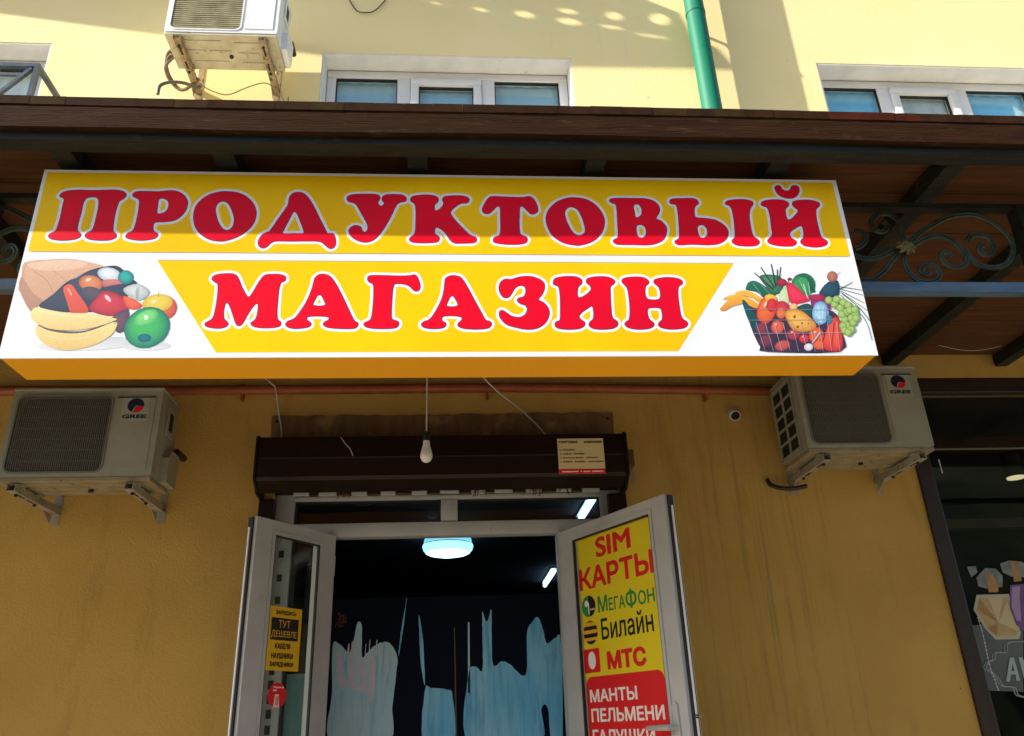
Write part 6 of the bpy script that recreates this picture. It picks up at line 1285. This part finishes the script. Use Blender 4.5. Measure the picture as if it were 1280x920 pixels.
# ------------------------------------------------------------------ neighbouring shop front
M_DKFR = mat('dark_brown_frame', (0.028, 0.017, 0.012), 0.4, col2=(0.018, 0.011, 0.008), scale=6, dirt=(0.07, 0.045, 0.02), dscale=14, dlo=0.62, dhi=0.8)
SW = MB(); SW.rbox(2.612, 2.70, -0.02, 0.06, 0.58, 3.394, 0.005)
SW.rbox(2.70, 6.2, 0.0, 0.06, 3.30, 3.394, 0.005).rbox(2.70, 6.2, 0.0, 0.06, 0.58, 0.66, 0.005)
swo = SW.build('shop_window', M_DKFR, BLD)
g = MB(); g.box(2.70, 2.7065, -0.001, 0.05, 0.66, 3.2995).build('metal_edge', mat('dull_aluminium', (0.35, 0.32, 0.26), 0.4, metal=0.6), swo)
g = MB(); g.box(2.7066, 6.19, 0.055, 0.061, 0.661, 3.2995).build('pane', M_GLASS_S, swo)
for z, h in ((3.10, 0.09), (2.60, 0.06)):
    g = MB(); g.box(2.75, 6.1, 0.5, 0.56, z, z + h).build('inner_beam', mat('dim_wood', (0.06, 0.028, 0.016), 0.5, col2=(0.03, 0.014, 0.01)), swo)
g = MB(); g.box(2.72, 6.1, 0.066, 0.072, 2.966, 2.975).build('blind_rail', mat('pale_rail', (0.45, 0.43, 0.40), 0.4), swo)
SL = thing('shop_lamp', 'small warm lamp glowing inside the dark shop window at right', 'lamp', (4.0, 1.2, 3.25))
c_ = Vector((4.14, 1.25, 3.13))
g = MB(); g.lathe([(0.06, 0.0), (0.058, -0.012), (0.02, -0.02)], c_, 'Z', 20).build('disc', mat('warm_lamp', (0.9, 0.85, 0.7), 0.4, emit=(1.0, 0.82, 0.5), estr=0.3), SL, True)
g = MB(); g.lathe([(0.062, 0.25), (0.062, 0.0005)], c_, 'Z', 20).build('can', M_BLACK, SL, True)
PP = thing('perfume_poster', 'dark poster of gold and purple perfume bottles in the shop window', 'poster', (2.95, 0.05, 1.5))
fp = lambda u, v, d: (u / 1000, 0.0545 - d, v / 1000)
def pp(key, m_, name, d):
    g = MB(); g.flat([SP[key]], fp, d, d + 0.0003); return g.build(name, m_, PP)
pp('panel', mat('print_grey', (0.10, 0.115, 0.115), 0.4, col2=(0.08, 0.09, 0.09)), 'grey_panel', 0.0)
M_SIL = mat('print_silver', (0.22, 0.26, 0.26), 0.35, col2=(0.10, 0.13, 0.13), scale=18)
pp('corner', M_SIL, 'printed_cap', 0.0)
pp('cap1g', M_SIL, 'printed_cap', 0.0004); pp('cap2g', M_SIL, 'printed_cap', 0.0006)
M_GOLD = mat('print_gold', (0.42, 0.25, 0.09), 0.35, col2=(0.26, 0.14, 0.05), scale=14)
M_GOLD2 = mat('print_gold_pale', (0.50, 0.36, 0.16), 0.35, col2=(0.36, 0.26, 0.12), scale=10)
M_GOLD3 = mat('print_gold_light', (0.52, 0.44, 0.25), 0.35)
pp('cap1', M_GOLD, 'printed_cap', 0.001); pp('cap2', M_GOLD, 'printed_cap', 0.0012)
pp('b1', mat('print_glass', (0.42, 0.42, 0.32), 0.3), 'printed_bottle', 0.0014)
pp('b1face', M_GOLD2, 'printed_bottle', 0.0018)
pp('b1a', M_GOLD, 'printed_facet', 0.0022); pp('b1b', M_GOLD3, 'printed_facet', 0.0026); pp('b1c', M_GOLD3, 'printed_facet', 0.003); pp('b1d', M_GOLD, 'printed_facet', 0.0034)
pp('b2', mat('print_purple', (0.19, 0.09, 0.26), 0.35, col2=(0.10, 0.05, 0.16), scale=4), 'printed_bottle', 0.0038)
pp('b2hi', mat('print_lilac', (0.34, 0.24, 0.42), 0.35), 'printed_bottle', 0.0042)
g = MB(); g.flat([SP['A'], SP['A2']], fp, 0.0044, 0.0047); g.flat([SP['V']], fp, 0.0044, 0.0047)
g.build('lettering', mat('print_pale', (0.30, 0.40, 0.40), 0.4), PP)
g = MB()
for l in ORN:
    for off in (0, 14):
        q = smooth_path([(x + off, z) for x, z in l], 5)
        g.tube([fp(x, z, 0.003) for x, z in q], 0.0028, 5)
g.build('printed_scroll', mat('print_line', (0.26, 0.32, 0.32), 0.4), PP)
for l, lab in zip(BEAD, ('string of white beads hanging before the perfume poster', 'short string of white beads below the right air conditioner')):
    g = MB(); q = smooth_path([(x / 1000, z / 1000) for x, z in l], 4 if len(l) > 2 else 10)
    pts = []
    tot = 0
    for k in range(len(q) - 1):
        a, b = Vector((q[k][0], -0.01, q[k][1])), Vector((q[k + 1][0], -0.01, q[k + 1][1]))
        n = max(1, int((b - a).length / 0.017))
        pts += [a.lerp(b, t / n) for t in range(n)]
    for p_ in pts:
        g.lathe([(0.001, 0.0045), (0.0042, 0.002), (0.0042, -0.002), (0.001, -0.0045)], p_, 'Z', 6)
    g.tube([p_ for p_ in pts], 0.0012, 5)
    tag(g.build('bead_string', mat('white_bead', (0.55, 0.56, 0.60), 0.3)), lab, 'beads')
